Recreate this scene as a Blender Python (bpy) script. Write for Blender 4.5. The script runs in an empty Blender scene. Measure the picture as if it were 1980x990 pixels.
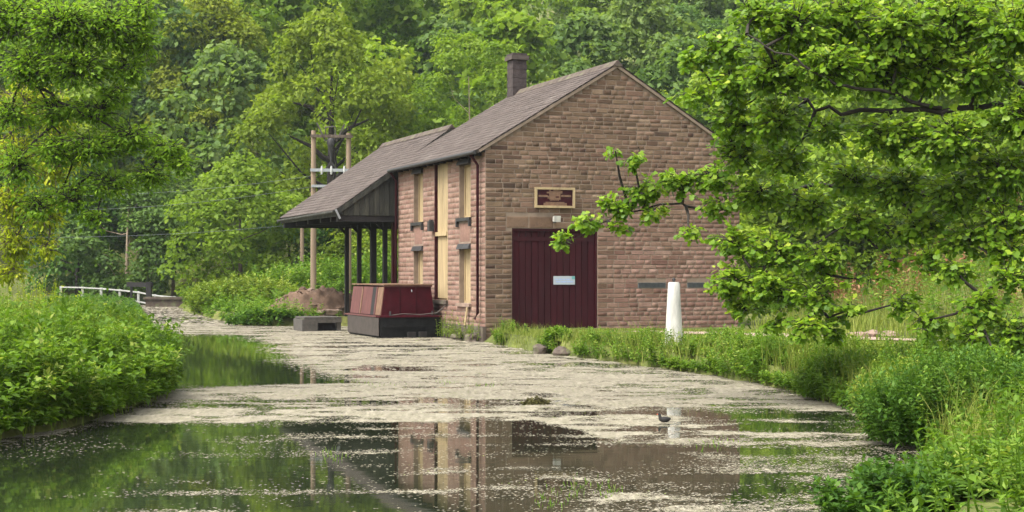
import bpy, math, random
import numpy as np
from mathutils import Vector, Matrix

# ------------------------------------------------------------------ camera, sky, sun, exposure
sc = bpy.context.scene
C = sc.collection
EYE = 1.92
FPX = 3000.0            # focal length in photo pixels (1980 wide)
cam_d = bpy.data.cameras.new('camera')
cam = bpy.data.objects.new('camera', cam_d); C.objects.link(cam)
cam.location = (0, 0, EYE)
cam.rotation_euler = (math.radians(90) + math.atan(32 / FPX), 0, 0)
cam_d.sensor_width = 36.0
cam_d.lens = 36.0 * FPX / 1980.0
cam_d.clip_start = 0.1
cam_d.clip_end = 2000
sc.camera = cam

SUN_EL = math.radians(58)
SUN_AZ = math.radians(-126)      # direction towards the sun, from +Y clockwise
world = bpy.data.worlds.new('World'); sc.world = world; world.use_nodes = True
nt = world.node_tree; nt.nodes.clear()
sky = nt.nodes.new('ShaderNodeTexSky'); sky.sky_type = 'NISHITA'; sky.sun_disc = False
sky.sun_elevation = SUN_EL; sky.sun_rotation = SUN_AZ
sky.air_density = 1.0; sky.dust_density = 4.0; sky.ozone_density = 1.0
hs = nt.nodes.new('ShaderNodeHueSaturation'); hs.inputs['Saturation'].default_value = 0.20
bg = nt.nodes.new('ShaderNodeBackground'); bg.inputs['Strength'].default_value = 0.15
out = nt.nodes.new('ShaderNodeOutputWorld')
nt.links.new(sky.outputs[0], hs.inputs['Color']); nt.links.new(hs.outputs[0], bg.inputs['Color'])
nt.links.new(bg.outputs[0], out.inputs['Surface'])

sun_d = bpy.data.lights.new('sun', 'SUN'); sun_d.energy = 1.5; sun_d.angle = math.radians(32)
sun_d.color = (1.0, 0.96, 0.89)
sun = bpy.data.objects.new('sun', sun_d); C.objects.link(sun)
sdir = Vector((math.sin(SUN_AZ) * math.cos(SUN_EL), math.cos(SUN_AZ) * math.cos(SUN_EL), math.sin(SUN_EL)))
sun.rotation_euler = sdir.to_track_quat('Z', 'Y').to_euler()

sc.view_settings.view_transform = 'Standard'
sc.view_settings.look = 'None'
sc.view_settings.gamma = 1.0
sc.view_settings.exposure = 1.72
sc.cycles.use_denoising = True
sc.cycles.max_bounces = 8
sc.cycles.diffuse_bounces = 5
sc.cycles.glossy_bounces = 2
sc.cycles.transmission_bounces = 4
sc.cycles.volume_bounces = 0
sc.cycles.caustics_reflective = False
sc.cycles.caustics_refractive = False

random.seed(7)
RNG = np.random.default_rng(11)

def W(px, py, Y):
    """world point seen at photo pixel (px, py) and at distance Y"""
    return np.array([(px - 990.0) / FPX * Y, Y, EYE - (py - 527.0) / FPX * Y])

# ------------------------------------------------------------------ noise helpers
def vnoise(x, y, seed=0):
    x = np.asarray(x, float); y = np.asarray(y, float)
    xi = np.floor(x).astype(np.int64); yi = np.floor(y).astype(np.int64)
    fx = x - xi; fy = y - yi
    fx = fx * fx * (3 - 2 * fx); fy = fy * fy * (3 - 2 * fy)
    def h(a, b):
        n = (a * 374761393 + b * 668265263 + seed * 982451653) & 0x7fffffff
        n = ((n ^ (n >> 13)) * 1274126177) & 0x7fffffff
        return ((n ^ (n >> 16)) & 0xffff) / 65535.0
    return (h(xi, yi) * (1 - fx) + h(xi + 1, yi) * fx) * (1 - fy) + (h(xi, yi + 1) * (1 - fx) + h(xi + 1, yi + 1) * fx) * fy
def fbm(x, y, seed=0, o=3):
    r = 0; a = 0.5; t = 0
    for i in range(o):
        r = r + a * vnoise(x * 2 ** i, y * 2 ** i, seed + i); t += a; a *= 0.5
    return r / t
def sstep(a, b, x):
    t = np.clip((x - a) / (b - a), 0, 1); return t * t * (3 - 2 * t)

# ------------------------------------------------------------------ materials
def mat_new(name):
    m = bpy.data.materials.new(name); m.use_nodes = True
    n = m.node_tree; p = n.nodes['Principled BSDF']
    return m, n, p
def ramp(n, stops):
    r = n.nodes.new('ShaderNodeValToRGB')
    e = r.color_ramp.elements
    while len(e) > 1: e.remove(e[-1])
    for i, (pos, col) in enumerate(stops):
        el = e[0] if i == 0 else e.new(pos)
        el.position = pos; el.color = (*col, 1)
    return r
def solid(name, col, rough=0.7, var=0.25, scale=6.0, bump=0.0, bscale=30.0, metal=0.0, spec=0.3, col2=None, stretch=(1, 1, 1), detail=5):
    """colour with a worn, uneven look: two noises mixed between a darker and a lighter tone"""
    m, n, p = mat_new(name)
    tc = n.nodes.new('ShaderNodeTexCoord'); mp = n.nodes.new('ShaderNodeMapping')
    mp.inputs['Scale'].default_value = stretch
    n.links.new(tc.outputs['Object'], mp.inputs['Vector'])
    nz = n.nodes.new('ShaderNodeTexNoise'); nz.inputs['Scale'].default_value = scale; nz.inputs['Detail'].default_value = detail
    nz.inputs['Roughness'].default_value = 0.65
    n.links.new(mp.outputs[0], nz.inputs['Vector'])
    c2 = col2 if col2 else tuple(min(1, c * (1 + var)) for c in col)
    c1 = tuple(c * (1 - var) for c in col)
    r = ramp(n, [(0.3, c1), (0.5, col), (0.72, c2)])
    n.links.new(nz.outputs['Fac'], r.inputs[0]); n.links.new(r.outputs[0], p.inputs['Base Color'])
    p.inputs['Roughness'].default_value = rough; p.inputs['Metallic'].default_value = metal
    p.inputs['Specular IOR Level'].default_value = spec
    if bump:
        nb = n.nodes.new('ShaderNodeTexNoise'); nb.inputs['Scale'].default_value = bscale; nb.inputs['Detail'].default_value = 6
        n.links.new(mp.outputs[0], nb.inputs['Vector'])
        b = n.nodes.new('ShaderNodeBump'); b.inputs['Strength'].default_value = bump; b.inputs['Distance'].default_value = 0.02
        n.links.new(nb.outputs['Fac'], b.inputs['Height']); n.links.new(b.outputs[0], p.inputs['Normal'])
    return m
def leaf_mat(name, stops, trans=0.3, rough=0.5, hue=0.04, gloss=0.12, transcol=(1.15, 1.2, 0.5)):
    """leaf colour from a per-leaf tone, shifted a little per plant"""
    m, n, p = mat_new(name)
    at = n.nodes.new('ShaderNodeAttribute'); at.attribute_name = 'tone'
    r = ramp(n, stops); n.links.new(at.outputs['Fac'], r.inputs[0])
    oi = n.nodes.new('ShaderNodeObjectInfo')
    mr = n.nodes.new('ShaderNodeMapRange'); mr.inputs[3].default_value = 0.5 - hue; mr.inputs[4].default_value = 0.5 + hue * 0.6
    n.links.new(oi.outputs['Random'], mr.inputs[0])
    h = n.nodes.new('ShaderNodeHueSaturation')
    n.links.new(mr.outputs[0], h.inputs['Hue']); n.links.new(r.outputs[0], h.inputs['Color'])
    n.links.new(h.outputs[0], p.inputs['Base Color'])
    p.inputs['Roughness'].default_value = rough; p.inputs['Specular IOR Level'].default_value = gloss
    tr = n.nodes.new('ShaderNodeBsdfTranslucent')
    mx = n.nodes.new('ShaderNodeMix'); mx.data_type = 'RGBA'; mx.blend_type = 'MULTIPLY'; mx.inputs[0].default_value = 1.0
    n.links.new(h.outputs[0], mx.inputs[6]); mx.inputs[7].default_value = (*transcol, 1)
    n.links.new(mx.outputs[2], tr.inputs['Color'])
    ms = n.nodes.new('ShaderNodeMixShader'); ms.inputs[0].default_value = trans
    n.links.new(p.outputs[0], ms.inputs[1]); n.links.new(tr.outputs[0], ms.inputs[2])
    n.links.new(ms.outputs[0], n.nodes['Material Output'].inputs['Surface'])
    return m
def tone_mat(name, stops, rough=0.8, spec=0.2, bump=0.0, bscale=25.0, use_object=False, mottle=0.3, mscale=9.0, stain=None):
    """colour from a per-piece tone (attribute on joined pieces, object colour on single ones), mottled"""
    m, n, p = mat_new(name)
    if use_object:
        oi = n.nodes.new('ShaderNodeObjectInfo'); sp = n.nodes.new('ShaderNodeSeparateColor')
        n.links.new(oi.outputs['Color'], sp.inputs[0]); src = sp.outputs[0]; src2 = sp.outputs[1]
    else:
        at = n.nodes.new('ShaderNodeAttribute'); at.attribute_name = 'tone'; src = at.outputs['Fac']
        a2 = n.nodes.new('ShaderNodeAttribute'); a2.attribute_name = 'tone2'; src2 = a2.outputs['Fac']
    r = ramp(n, stops); n.links.new(src, r.inputs[0])
    col = r.outputs[0]
    if stain:
        r2 = ramp(n, stain); n.links.new(src, r2.inputs[0])
        mx = n.nodes.new('ShaderNodeMix'); mx.data_type = 'RGBA'
        n.links.new(src2, mx.inputs[0]); n.links.new(r.outputs[0], mx.inputs[6]); n.links.new(r2.outputs[0], mx.inputs[7]); col = mx.outputs[2]
    ge = n.nodes.new('ShaderNodeNewGeometry')
    nz = n.nodes.new('ShaderNodeTexNoise'); nz.inputs['Scale'].default_value = mscale; nz.inputs['Detail'].default_value = 6; nz.inputs['Roughness'].default_value = 0.7
    n.links.new(ge.outputs['Position'], nz.inputs['Vector'])
    rr = ramp(n, [(0.25, (1 - mottle,) * 3), (0.75, (1 + mottle,) * 3)]); n.links.new(nz.outputs['Fac'], rr.inputs[0])
    mm = n.nodes.new('ShaderNodeMix'); mm.data_type = 'RGBA'; mm.blend_type = 'MULTIPLY'; mm.inputs[0].default_value = 1
    n.links.new(col, mm.inputs[6]); n.links.new(rr.outputs[0], mm.inputs[7])
    n.links.new(mm.outputs[2], p.inputs['Base Color'])
    p.inputs['Roughness'].default_value = rough; p.inputs['Specular IOR Level'].default_value = spec
    if bump:
        nb = n.nodes.new('ShaderNodeTexNoise'); nb.inputs['Scale'].default_value = bscale; nb.inputs['Detail'].default_value = 6
        n.links.new(ge.outputs['Position'], nb.inputs['Vector'])
        b = n.nodes.new('ShaderNodeBump'); b.inputs['Strength'].default_value = bump; b.inputs['Distance'].default_value = 0.02
        n.links.new(nb.outputs['Fac'], b.inputs['Height']); n.links.new(b.outputs[0], p.inputs['Normal'])
    return m

M = {}
ST1 = [(0.0, (0.04815, 0.03314, 0.02219)), (0.3, (0.09629, 0.06627, 0.03982)), (0.6, (0.1444, 0.1008, 0.06135)), (1.0, (0.2, 0.1477, 0.09464))]      # brown gritstone
ST2 = [(0.0, (0.07942, 0.03992, 0.02997)), (0.3, (0.1372, 0.07433, 0.05594)), (0.6, (0.1841, 0.1046, 0.07992)), (1.0, (0.2527, 0.1617, 0.1265))]     # pink gritstone
M['stone'] = tone_mat('stone', ST1, 0.9, 0.15, 0.5, 40, True, 0.28, 7, ST2)
M['stone_joined'] = tone_mat('stone_joined', ST1, 0.9, 0.15, 0.5, 40, False, 0.28, 7, ST2)
M['mortar'] = solid('mortar', (0.19, 0.143, 0.104), 0.95, 0.25, 3, 0.4, 50)
M['slate'] = tone_mat('slate', [(0, (0.05985, 0.04652, 0.03971)), (0.4, (0.0855, 0.06637, 0.0573)), (0.8, (0.09975, 0.07942, 0.06921)), (1, (0.1197, 0.09923, 0.08623))], 0.8, 0.25, 0.4, 30, False, 0.35, 2.2)
M['roof_deck'] = solid('roof_deck', (0.07, 0.055, 0.045), 0.9)
M['soot_stone'] = solid('soot_stone', (0.050, 0.038, 0.035), 0.95, 0.4, 5, 0.5, 20)
M['black_wood'] = solid('black_wood', (0.016, 0.014, 0.013), 0.75, 0.4, 5, 0.3, 30, stretch=(1, 1, 0.15))
M['dark_board'] = solid('dark_board', (0.026, 0.026, 0.020), 0.8, 0.55, 5, 0.4, 30, col2=(0.065, 0.062, 0.045), stretch=(1, 1, 0.12))
M['maroon'] = solid('maroon', (0.027, 0.0032, 0.0052), 0.55, 0.3, 4, 0.15, 30, stretch=(1, 1, 0.12), spec=0.15)
M['maroon_worn'] = solid('maroon_worn', (0.034, 0.0055, 0.0080), 0.7, 0.45, 5, 0.3, 30, stretch=(1, 1, 0.1), spec=0.12)
M['maroon_boat'] = solid('maroon_boat', (0.042, 0.0032, 0.0068), 0.6, 0.3, 3, spec=0.12)
M['faded_red'] = solid('faded_red', (0.09, 0.034, 0.029), 0.8, 0.3, 5, 0.2, 30, stretch=(1, 1, 0.3))
M['tan_wood'] = solid('tan_wood', (0.14, 0.08, 0.048), 0.8, 0.3, 6, 0.2, 30)
M['cream'] = solid('cream', (0.31, 0.232, 0.125), 0.7, 0.28, 7, 0.3, 40, stretch=(1, 1, 0.12))
M['iron'] = solid('iron', (0.035, 0.033, 0.032), 0.6, 0.4, 8, metal=0.2)
M['hull'] = solid('hull', (0.010, 0.010, 0.0095), 0.7, 0.5, 3, spec=0.08)
M['hull_side'] = solid('hull_side', (0.045, 0.036, 0.029), 0.8, 0.3, 4)
M['lead'] = solid('lead', (0.10, 0.11, 0.11), 0.7, 0.3, 12)
M['white_paint'] = solid('white_paint', (0.42, 0.405, 0.36), 0.75, 0.3, 6, 0.3, 30, stretch=(1, 1, .25))
M['fence_white'] = solid('fence_white', (0.30, 0.30, 0.27), 0.8, 0.25, 4)
M['grey_wood'] = solid('grey_wood', (0.065, 0.058, 0.049), 0.85, 0.3, 7, 0.3, 25)
M['pole_wood'] = solid('pole_wood', (0.20, 0.145, 0.095), 0.85, 0.25, 3, 0.2, 20, stretch=(1, 1, 0.1))
M['steel'] = solid('steel', (0.27, 0.28, 0.28), 0.5, 0.15, 4, metal=0.3)
M['insul'] = solid('insulator', (0.36, 0.36, 0.34), 0.3, 0.1, 4)
M['bark'] = solid('bark', (0.085, 0.065, 0.048), 0.95, 0.45, 6, 0.6, 14, stretch=(1, 1, 0.3))
M['bark_dark'] = solid('bark_dark', (0.032, 0.026, 0.021), 0.95, 0.4, 6, 0.5, 14)
M['bark_pale'] = solid('bark_pale', (0.27, 0.21, 0.145), 0.95, 0.35, 2, 0.4, 10, stretch=(1, 1, 0.3))
M['earth'] = solid('earth', (0.105, 0.066, 0.043), 0.95, 0.4, 3, 0.8, 9)
M['rubble'] = solid('rubble', (0.20, 0.14, 0.105), 0.95, 0.3, 4, 0.4, 20)
M['bank_stone'] = solid('bank_stone', (0.085, 0.064, 0.050), 0.95, 0.4, 3, 0.6, 14, col2=(0.12, 0.13, 0.065))
M['path'] = solid('path', (0.27, 0.195, 0.15), 0.95, 0.2, 1.5, 0.3, 30)
M['notice'] = solid('notice', (0.33, 0.36, 0.38), 0.4, 0.08, 10)
M['teal'] = solid('teal_print', (0.10, 0.30, 0.28), 0.5, 0.1, 10)
M['blue'] = solid('blue_print', (0.28, 0.36, 0.55), 0.5, 0.1, 10)
M['feather'] = solid('feather', (0.014, 0.013, 0.012), 0.7, 0.3, 30)
M['beak'] = solid('beak', (0.45, 0.06, 0.02), 0.4, 0.1, 30)
M['rust_soil'] = solid('rust_soil', (0.36, 0.17, 0.10), 0.95, 0.35, 2, 0.8, 9)
# foliage
M['leaf_wood'] = leaf_mat('leaf_wood', [(0, (0.08349, 0.1457, 0.01505)), (0.5, (0.1747, 0.2567, 0.02508)), (1, (0.2732, 0.3469, 0.0418))], 0.5, 0.55, 0.035)
M['leaf_light'] = leaf_mat('leaf_light', [(0, (0.08415, 0.1535, 0.0144)), (0.5, (0.1485, 0.2353, 0.024)), (1, (0.2178, 0.2967, 0.044))], 0.5, 0.55, 0.02)
M['leaf_dark'] = leaf_mat('leaf_dark', [(0, (0.04312, 0.0924, 0.0207)), (0.5, (0.07762, 0.1596, 0.0322)), (1, (0.138, 0.2268, 0.0483))], 0.4, 0.55, 0.02)
M['leaf_haze'] = leaf_mat('leaf_haze', [(0, (0.05667, 0.1198, 0.03024)), (0.5, (0.1105, 0.197, 0.04725)), (1, (0.17, 0.2528, 0.06615))], 0.48, 0.55, 0.02)  # bluish: the haze of distance is put into the leaf colour
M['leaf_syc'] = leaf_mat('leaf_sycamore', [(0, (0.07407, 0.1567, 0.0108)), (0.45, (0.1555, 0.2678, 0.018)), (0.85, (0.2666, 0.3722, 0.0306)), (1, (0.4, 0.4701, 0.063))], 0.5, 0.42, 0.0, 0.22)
M['leaf_olive'] = leaf_mat('leaf_olive', [(0, (0.07938, 0.1625, 0.0144)), (0.5, (0.1701, 0.2937, 0.0216)), (1, (0.2948, 0.425, 0.042))], 0.5, 0.5, 0.0)
M['leaf_gold'] = leaf_mat('leaf_gold', [(0, (0.1552, 0.2221, 0.012)), (0.6, (0.3105, 0.3728, 0.018)), (1, (0.5279, 0.5078, 0.035))], 0.48, 0.5, 0.0)
M['herb'] = leaf_mat('herb', [(0, (0.0525, 0.11, 0.0126)), (0.5, (0.1103, 0.2, 0.0198)), (0.9, (0.1785, 0.27, 0.036)), (1, (0.273, 0.32, 0.072))], 0.42, 0.5, 0.0)
M['herb_dark'] = leaf_mat('herb_dark', [(0, (0.0325, 0.08125, 0.012)), (0.5, (0.0676, 0.1438, 0.02)), (1, (0.13, 0.2188, 0.035))], 0.4, 0.5, 0.0)
M['herb_yellow'] = leaf_mat('herb_yellow', [(0, (0.085, 0.135, 0.016)), (0.5, (0.15, 0.215, 0.025)), (1, (0.25, 0.29, 0.055))], 0.34, 0.55, 0.0)
M['grass'] = leaf_mat('grass', [(0, (0.085, 0.1275, 0.017)), (0.5, (0.153, 0.1955, 0.02975)), (1, (0.272, 0.2805, 0.0765))], 0.3, 0.6, 0.0)
M['bracken'] = leaf_mat('bracken', [(0, (0.136, 0.06, 0.028)), (0.5, (0.24, 0.112, 0.056)), (1, (0.32, 0.184, 0.104))], 0.2, 0.7, 0.0, 0.1, (1, 0.9, 0.8))
M['litter'] = leaf_mat('litter', [(0, (0.035, 0.028, 0.012)), (0.4, (0.09, 0.085, 0.025)), (1, (0.16, 0.15, 0.05))], 0.1, 0.8, 0.0)
M['weed'] = tone_mat('weed', [(0, (0.05506, 0.04185, 0.0212)), (0.07, (0.1652, 0.136, 0.08482)), (0.25, (0.2133, 0.1827, 0.1329)), (0.6, (0.2478, 0.2176, 0.1661)), (0.93, (0.289, 0.2615, 0.2085)), (0.96, (0.1514, 0.2093, 0.03534)), (1, (0.1927, 0.2511, 0.04241))], 0.8, 0.15, 0, 25, False, 0.12, 0.8)

# ------------------------------------------------------------------ object helpers
def link(o, parent=None):
    C.objects.link(o)
    if parent is not None: o.parent = parent
    return o
def tag(o, label=None, cat=None, group=None, kind=None):
    if label: o['label'] = label
    if cat: o['category'] = cat
    if group: o['group'] = group
    if kind: o['kind'] = kind
    return o
def empty(name, loc=(0, 0, 0), rz=0.0):
    o = bpy.data.objects.new(name, None); o.location = loc; o.rotation_euler = (0, 0, rz); o.empty_display_size = 0.3
    return link(o)
def np_mesh(name, V, F, tone=None, tone2=None, smooth=False):
    V = np.asarray(V, np.float32).reshape(-1, 3); F = np.asarray(F, np.int32)
    me = bpy.data.meshes.new(name)
    k = F.shape[1]
    me.vertices.add(len(V)); me.vertices.foreach_set('co', V.ravel())
    me.loops.add(F.size); me.loops.foreach_set('vertex_index', F.ravel())
    me.polygons.add(len(F)); me.polygons.foreach_set('loop_start', np.arange(0, F.size, k, dtype=np.int32))
    me.polygons.foreach_set('loop_total', np.full(len(F), k, np.int32))
    if smooth: me.polygons.foreach_set('use_smooth', np.ones(len(F), bool))
    for nm, t in (('tone', tone), ('tone2', tone2)):
        if t is not None:
            a = me.attributes.new(nm, 'FLOAT', 'FACE'); a.data.foreach_set('value', np.asarray(t, np.float32))
    me.update(calc_edges=True)
    return me
def obj_np(name, V, F, mat, parent=None, tone=None, tone2=None, smooth=False):
    me = np_mesh(name, V, F, tone, tone2, smooth); me.materials.append(mat)
    return link(bpy.data.objects.new(name, me), parent)
class MB:
    """collects boxes, prisms and tubes; build() makes them one mesh object"""
    def __init__(s): s.v = []; s.f = []; s.sm = []
    def add(s, vs, fs, smooth=False):
        o = len(s.v); s.v += [tuple(map(float, v)) for v in vs]; s.f += [tuple(o + i for i in f) for f in fs]; s.sm += [smooth] * len(fs); return s
    def box(s, a, b, bev=0.0):
        (x0, y0, z0), (x1, y1, z1) = a, b
        if x0 > x1: x0, x1 = x1, x0
        if y0 > y1: y0, y1 = y1, y0
        if z0 > z1: z0, z1 = z1, z0
        vs = [(x0, y0, z0), (x1, y0, z0), (x1, y1, z0), (x0, y1, z0), (x0, y0, z1), (x1, y0, z1), (x1, y1, z1), (x0, y1, z1)]
        return s.add(vs, [(0, 3, 2, 1), (4, 5, 6, 7), (0, 1, 5, 4), (1, 2, 6, 5), (2, 3, 7, 6), (3, 0, 4, 7)])
    def hexa(s, vs):
        return s.add(vs, [(0, 3, 2, 1), (4, 5, 6, 7), (0, 1, 5, 4), (1, 2, 6, 5), (2, 3, 7, 6), (3, 0, 4, 7)])
    def bar(s, p, q, w, h=None, up=(0, 0, 1)):
        h = h or w; p = Vector(p); q = Vector(q); d = (q - p).normalized(); u = Vector(up)
        if abs(d.dot(u)) > 0.95: u = Vector((0, 1, 0))
        r = d.cross(u).normalized() * (w / 2); u2 = r.cross(d).normalized() * (h / 2)
        vs = [p - r - u2, p + r - u2, q + r - u2, q - r - u2, p - r + u2, p + r + u2, q + r + u2, q - r + u2]
        return s.hexa(vs)
    def tube(s, pts, rad, k=8, cap=True):
        pts = [Vector(p) for p in pts]
        if not hasattr(rad, '__len__'): rad = [rad] * len(pts)
        o = []; ref = Vector((0.13, 0.2, 1)).normalized(); n = len(pts)
        vs = []
        for i, p in enumerate(pts):
            d = (pts[min(i + 1, n - 1)] - pts[max(i - 1, 0)]).normalized()
            rf = ref if abs(d.dot(ref)) < 0.93 else Vector((1, 0.1, 0))
            a = d.cross(rf).normalized(); b = d.cross(a).normalized()
            for j in range(k):
                t = 2 * math.pi * j / k
                vs.append(p + (a * math.cos(t) + b * math.sin(t)) * rad[i])
        fs = [(i * k + j, i * k + (j + 1) % k, (i + 1) * k + (j + 1) % k, (i + 1) * k + j) for i in range(n - 1) for j in range(k)]
        s.add(vs, fs, True)
        if cap: s.add(vs[:k], [tuple(range(k))[::-1]]); s.add(vs[-k:], [tuple(range(k))])
        return s
    def build(s, name, mat, parent=None):
        me = bpy.data.meshes.new(name); me.from_pydata(s.v, [], s.f); me.materials.append(mat)
        me.polygons.foreach_set('use_smooth', s.sm); me.update()
        return link(bpy.data.objects.new(name, me), parent)
def box(name, a, b, mat, parent=None): return MB().box(a, b).build(name, mat, parent)
def rock(name, loc, r, mat, parent=None, seed=0, sq=0.6):
    rg = np.random.default_rng(seed)
    me = bpy.data.meshes.new(name)
    import bmesh
    bm = bmesh.new(); bmesh.ops.create_icosphere(bm, subdivisions=2, radius=1)
    ph = rg.uniform(0, 6, 6)
    for v in bm.verts:
        c = v.co; d = 1 + 0.18 * math.sin(3 * c.x + ph[0]) + 0.16 * math.sin(4 * c.y + ph[1]) + 0.12 * math.sin(5 * c.z + ph[2]) + rg.normal(0, 0.04)
        v.co = Vector((c.x * r[0] * d, c.y * r[1] * d, max(-0.6, c.z) * r[2] * d))
    bm.to_mesh(me); bm.free(); me.materials.append(mat)
    o = link(bpy.data.objects.new(name, me), parent); o.location = loc; o.rotation_euler = (0, 0, rg.uniform(0, 6))
    return o

# ------------------------------------------------------------------ terrain and water
LB = np.array([(-20, -12), (0, -9), (10, -7.6), (15, -6.5), (17.8, -5.9), (19.7, -5.4), (23.7, -5.4), (27, -6.05), (33, -7.6), (51, -11.8), (70, -16.6), (91, -22.0), (120, -29), (160, -39)], float)
RB = np.array([(-20, -2.5), (0, -1.6), (5, 0.6), (9, 2.3), (12, 3.3), (14.5, 4.25), (17.8, 4.6), (21.9, 4.75), (25.8, 4.45), (29, 3.7), (33.3, 2.2), (36, 1.1), (39.7, 0.05), (42.6, -0.75), (43.2, -0.76), (55.2, -5.38), (55.9, -9.6), (62, -11.6), (76, -15.9), (92, -19.8), (120, -26.5), (160, -36.5)], float)
def xl(y): return np.interp(y, LB[:, 0], LB[:, 1])
def xr(y): return np.interp(y, RB[:, 0], RB[:, 1])
def hill(x, y):
    back = 0.30 * np.maximum(0, y - 100 + 4 * (fbm(x / 30, y / 30, 5) - 0.5))
    right = 0.42 * np.maximum(0, x - 11.5 + 1.5 * (fbm(x / 6, y / 6, 9) - 0.5)) * sstep(30, 50, y)
    return np.minimum(back + np.minimum(right, 9), 75)
def ground(x, y):
    x = np.asarray(x, float); y = np.asarray(y, float)
    d = np.maximum(xl(y) - x, x - xr(y))
    land = 0.32 + 0.06 * (fbm(x / 2.5, y / 2.5, 3) - 0.5) + 0.15 * sstep(0.5, 3, xl(y) - x)
    z = -0.9 + (land + 0.9) * sstep(-0.35, 0.12, d)
    return z + hill(x, y)
xs = np.concatenate([np.arange(-260, -40, 6), np.arange(-40, -14, 1.0), np.arange(-14, 14, 0.4), np.arange(14, 40, 1.0), np.arange(40, 261, 6)])
ys = np.concatenate([np.arange(-30, 6, 1.5), np.arange(6, 66, 0.4), np.arange(66, 120, 1.2), np.arange(120, 460, 6)])
GX, GY = np.meshgrid(xs, ys)
GZ = ground(GX, GY)
nx, ny = len(xs), len(ys)
idx = np.arange(nx * ny).reshape(ny, nx)
F = np.stack([idx[:-1, :-1], idx[:-1, 1:], idx[1:, 1:], idx[1:, :-1]], -1).reshape(-1, 4)
m, n, p = mat_new('ground')
tc = n.nodes.new('ShaderNodeTexCoord')
n1 = n.nodes.new('ShaderNodeTexNoise'); n1.inputs['Scale'].default_value = 0.35; n1.inputs['Detail'].default_value = 8
n2 = n.nodes.new('ShaderNodeTexNoise'); n2.inputs['Scale'].default_value = 6; n2.inputs['Detail'].default_value = 6
n.links.new(tc.outputs['Object'], n1.inputs['Vector']); n.links.new(tc.outputs['Object'], n2.inputs['Vector'])
r1 = ramp(n, [(0.3, (0.045, 0.05, 0.018)), (0.5, (0.085, 0.10, 0.028)), (0.7, (0.14, 0.14, 0.045))])
r2 = ramp(n, [(0.3, (0.6, 0.6, 0.6)), (0.7, (1.3, 1.3, 1.2))])
mx = n.nodes.new('ShaderNodeMix'); mx.data_type = 'RGBA'; mx.blend_type = 'MULTIPLY'; mx.inputs[0].default_value = 1
n.links.new(n1.outputs['Fac'], r1.inputs[0]); n.links.new(n2.outputs['Fac'], r2.inputs[0])
n.links.new(r1.outputs[0], mx.inputs[6]); n.links.new(r2.outputs[0], mx.inputs[7]); n.links.new(mx.outputs[2], p.inputs['Base Color'])
p.inputs['Roughness'].default_value = 0.95; p.inputs['Specular IOR Level'].default_value = 0.1
bp = n.nodes.new('ShaderNodeBump'); bp.inputs['Strength'].default_value = 0.6; bp.inputs['Distance'].default_value = 0.05
n.links.new(n2.outputs['Fac'], bp.inputs['Height']); n.links.new(bp.outputs[0], p.inputs['Normal'])
M['ground'] = m
g = obj_np('ground', np.stack([GX, GY, GZ], -1), F, m, smooth=True); tag(g, kind='structure')

m, n, p = mat_new('water')
p.inputs['Base Color'].default_value = (0.012, 0.016, 0.008, 1); p.inputs['Roughness'].default_value = 0.03
p.inputs['IOR'].default_value = 1.45; p.inputs['Specular IOR Level'].default_value = 0.5
tc = n.nodes.new('ShaderNodeTexCoord'); mp = n.nodes.new('ShaderNodeMapping'); mp.inputs['Scale'].default_value = (0.6, 2.2, 1)
nz = n.nodes.new('ShaderNodeTexNoise'); nz.inputs['Scale'].default_value = 1.4; nz.inputs['Detail'].default_value = 4
n.links.new(tc.outputs['Object'], mp.inputs['Vector']); n.links.new(mp.outputs[0], nz.inputs['Vector'])
bp = n.nodes.new('ShaderNodeBump'); bp.inputs['Strength'].default_value = 0.014; bp.inputs['Distance'].default_value = 0.05
n.links.new(nz.outputs['Fac'], bp.inputs['Height']); n.links.new(bp.outputs[0], p.inputs['Normal'])
wy = np.arange(-25, 131, 3.0)
wv = np.concatenate([np.stack([xl(wy) - 1.5, wy, 0 * wy], -1), np.stack([xr(wy) + 5.0, wy, 0 * wy], -1)]); k = len(wy)
water = obj_np('water', wv, [(i, k + i, k + i + 1, i + 1) for i in range(k - 1)], m); tag(water, kind='structure')

# path on the far side of the lawn
pp = np.array([(26, 25), (17, 31), (12.0, 34.6), (9.2, 36.8), (7.2, 38.6), (5.6, 40.2), (3.4, 41.6)], float)
tt = np.linspace(0, 1, 40); ti = np.linspace(0, 1, len(pp))
cx = np.interp(tt, ti, pp[:, 0]); cy = np.interp(tt, ti, pp[:, 1])
dx = np.gradient(cx); dy = np.gradient(cy); ln = np.hypot(dx, dy); nxv, nyv = -dy / ln, dx / ln
rows = []
for o in (-1.0, -0.5, 0, 0.5, 1.0):
    ox = cx + nxv * o * (.75 + .25 * np.sin(tt * 40 + o * 3)); oy = cy + nyv * o * (.75 + .25 * np.sin(tt * 40 + o * 3))
    rows.append(np.stack([ox, oy, ground(ox, oy) + 0.03 + 0.02 * (1 - abs(o))], -1))
pv = np.concatenate(rows); k = len(tt)
o = obj_np('path', pv, [(r * k + i, r * k + i + 1, (r + 1) * k + i + 1, (r + 1) * k + i) for r in range(4) for i in range(k - 1)], M['path'], smooth=True); tag(o, kind='structure')

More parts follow.
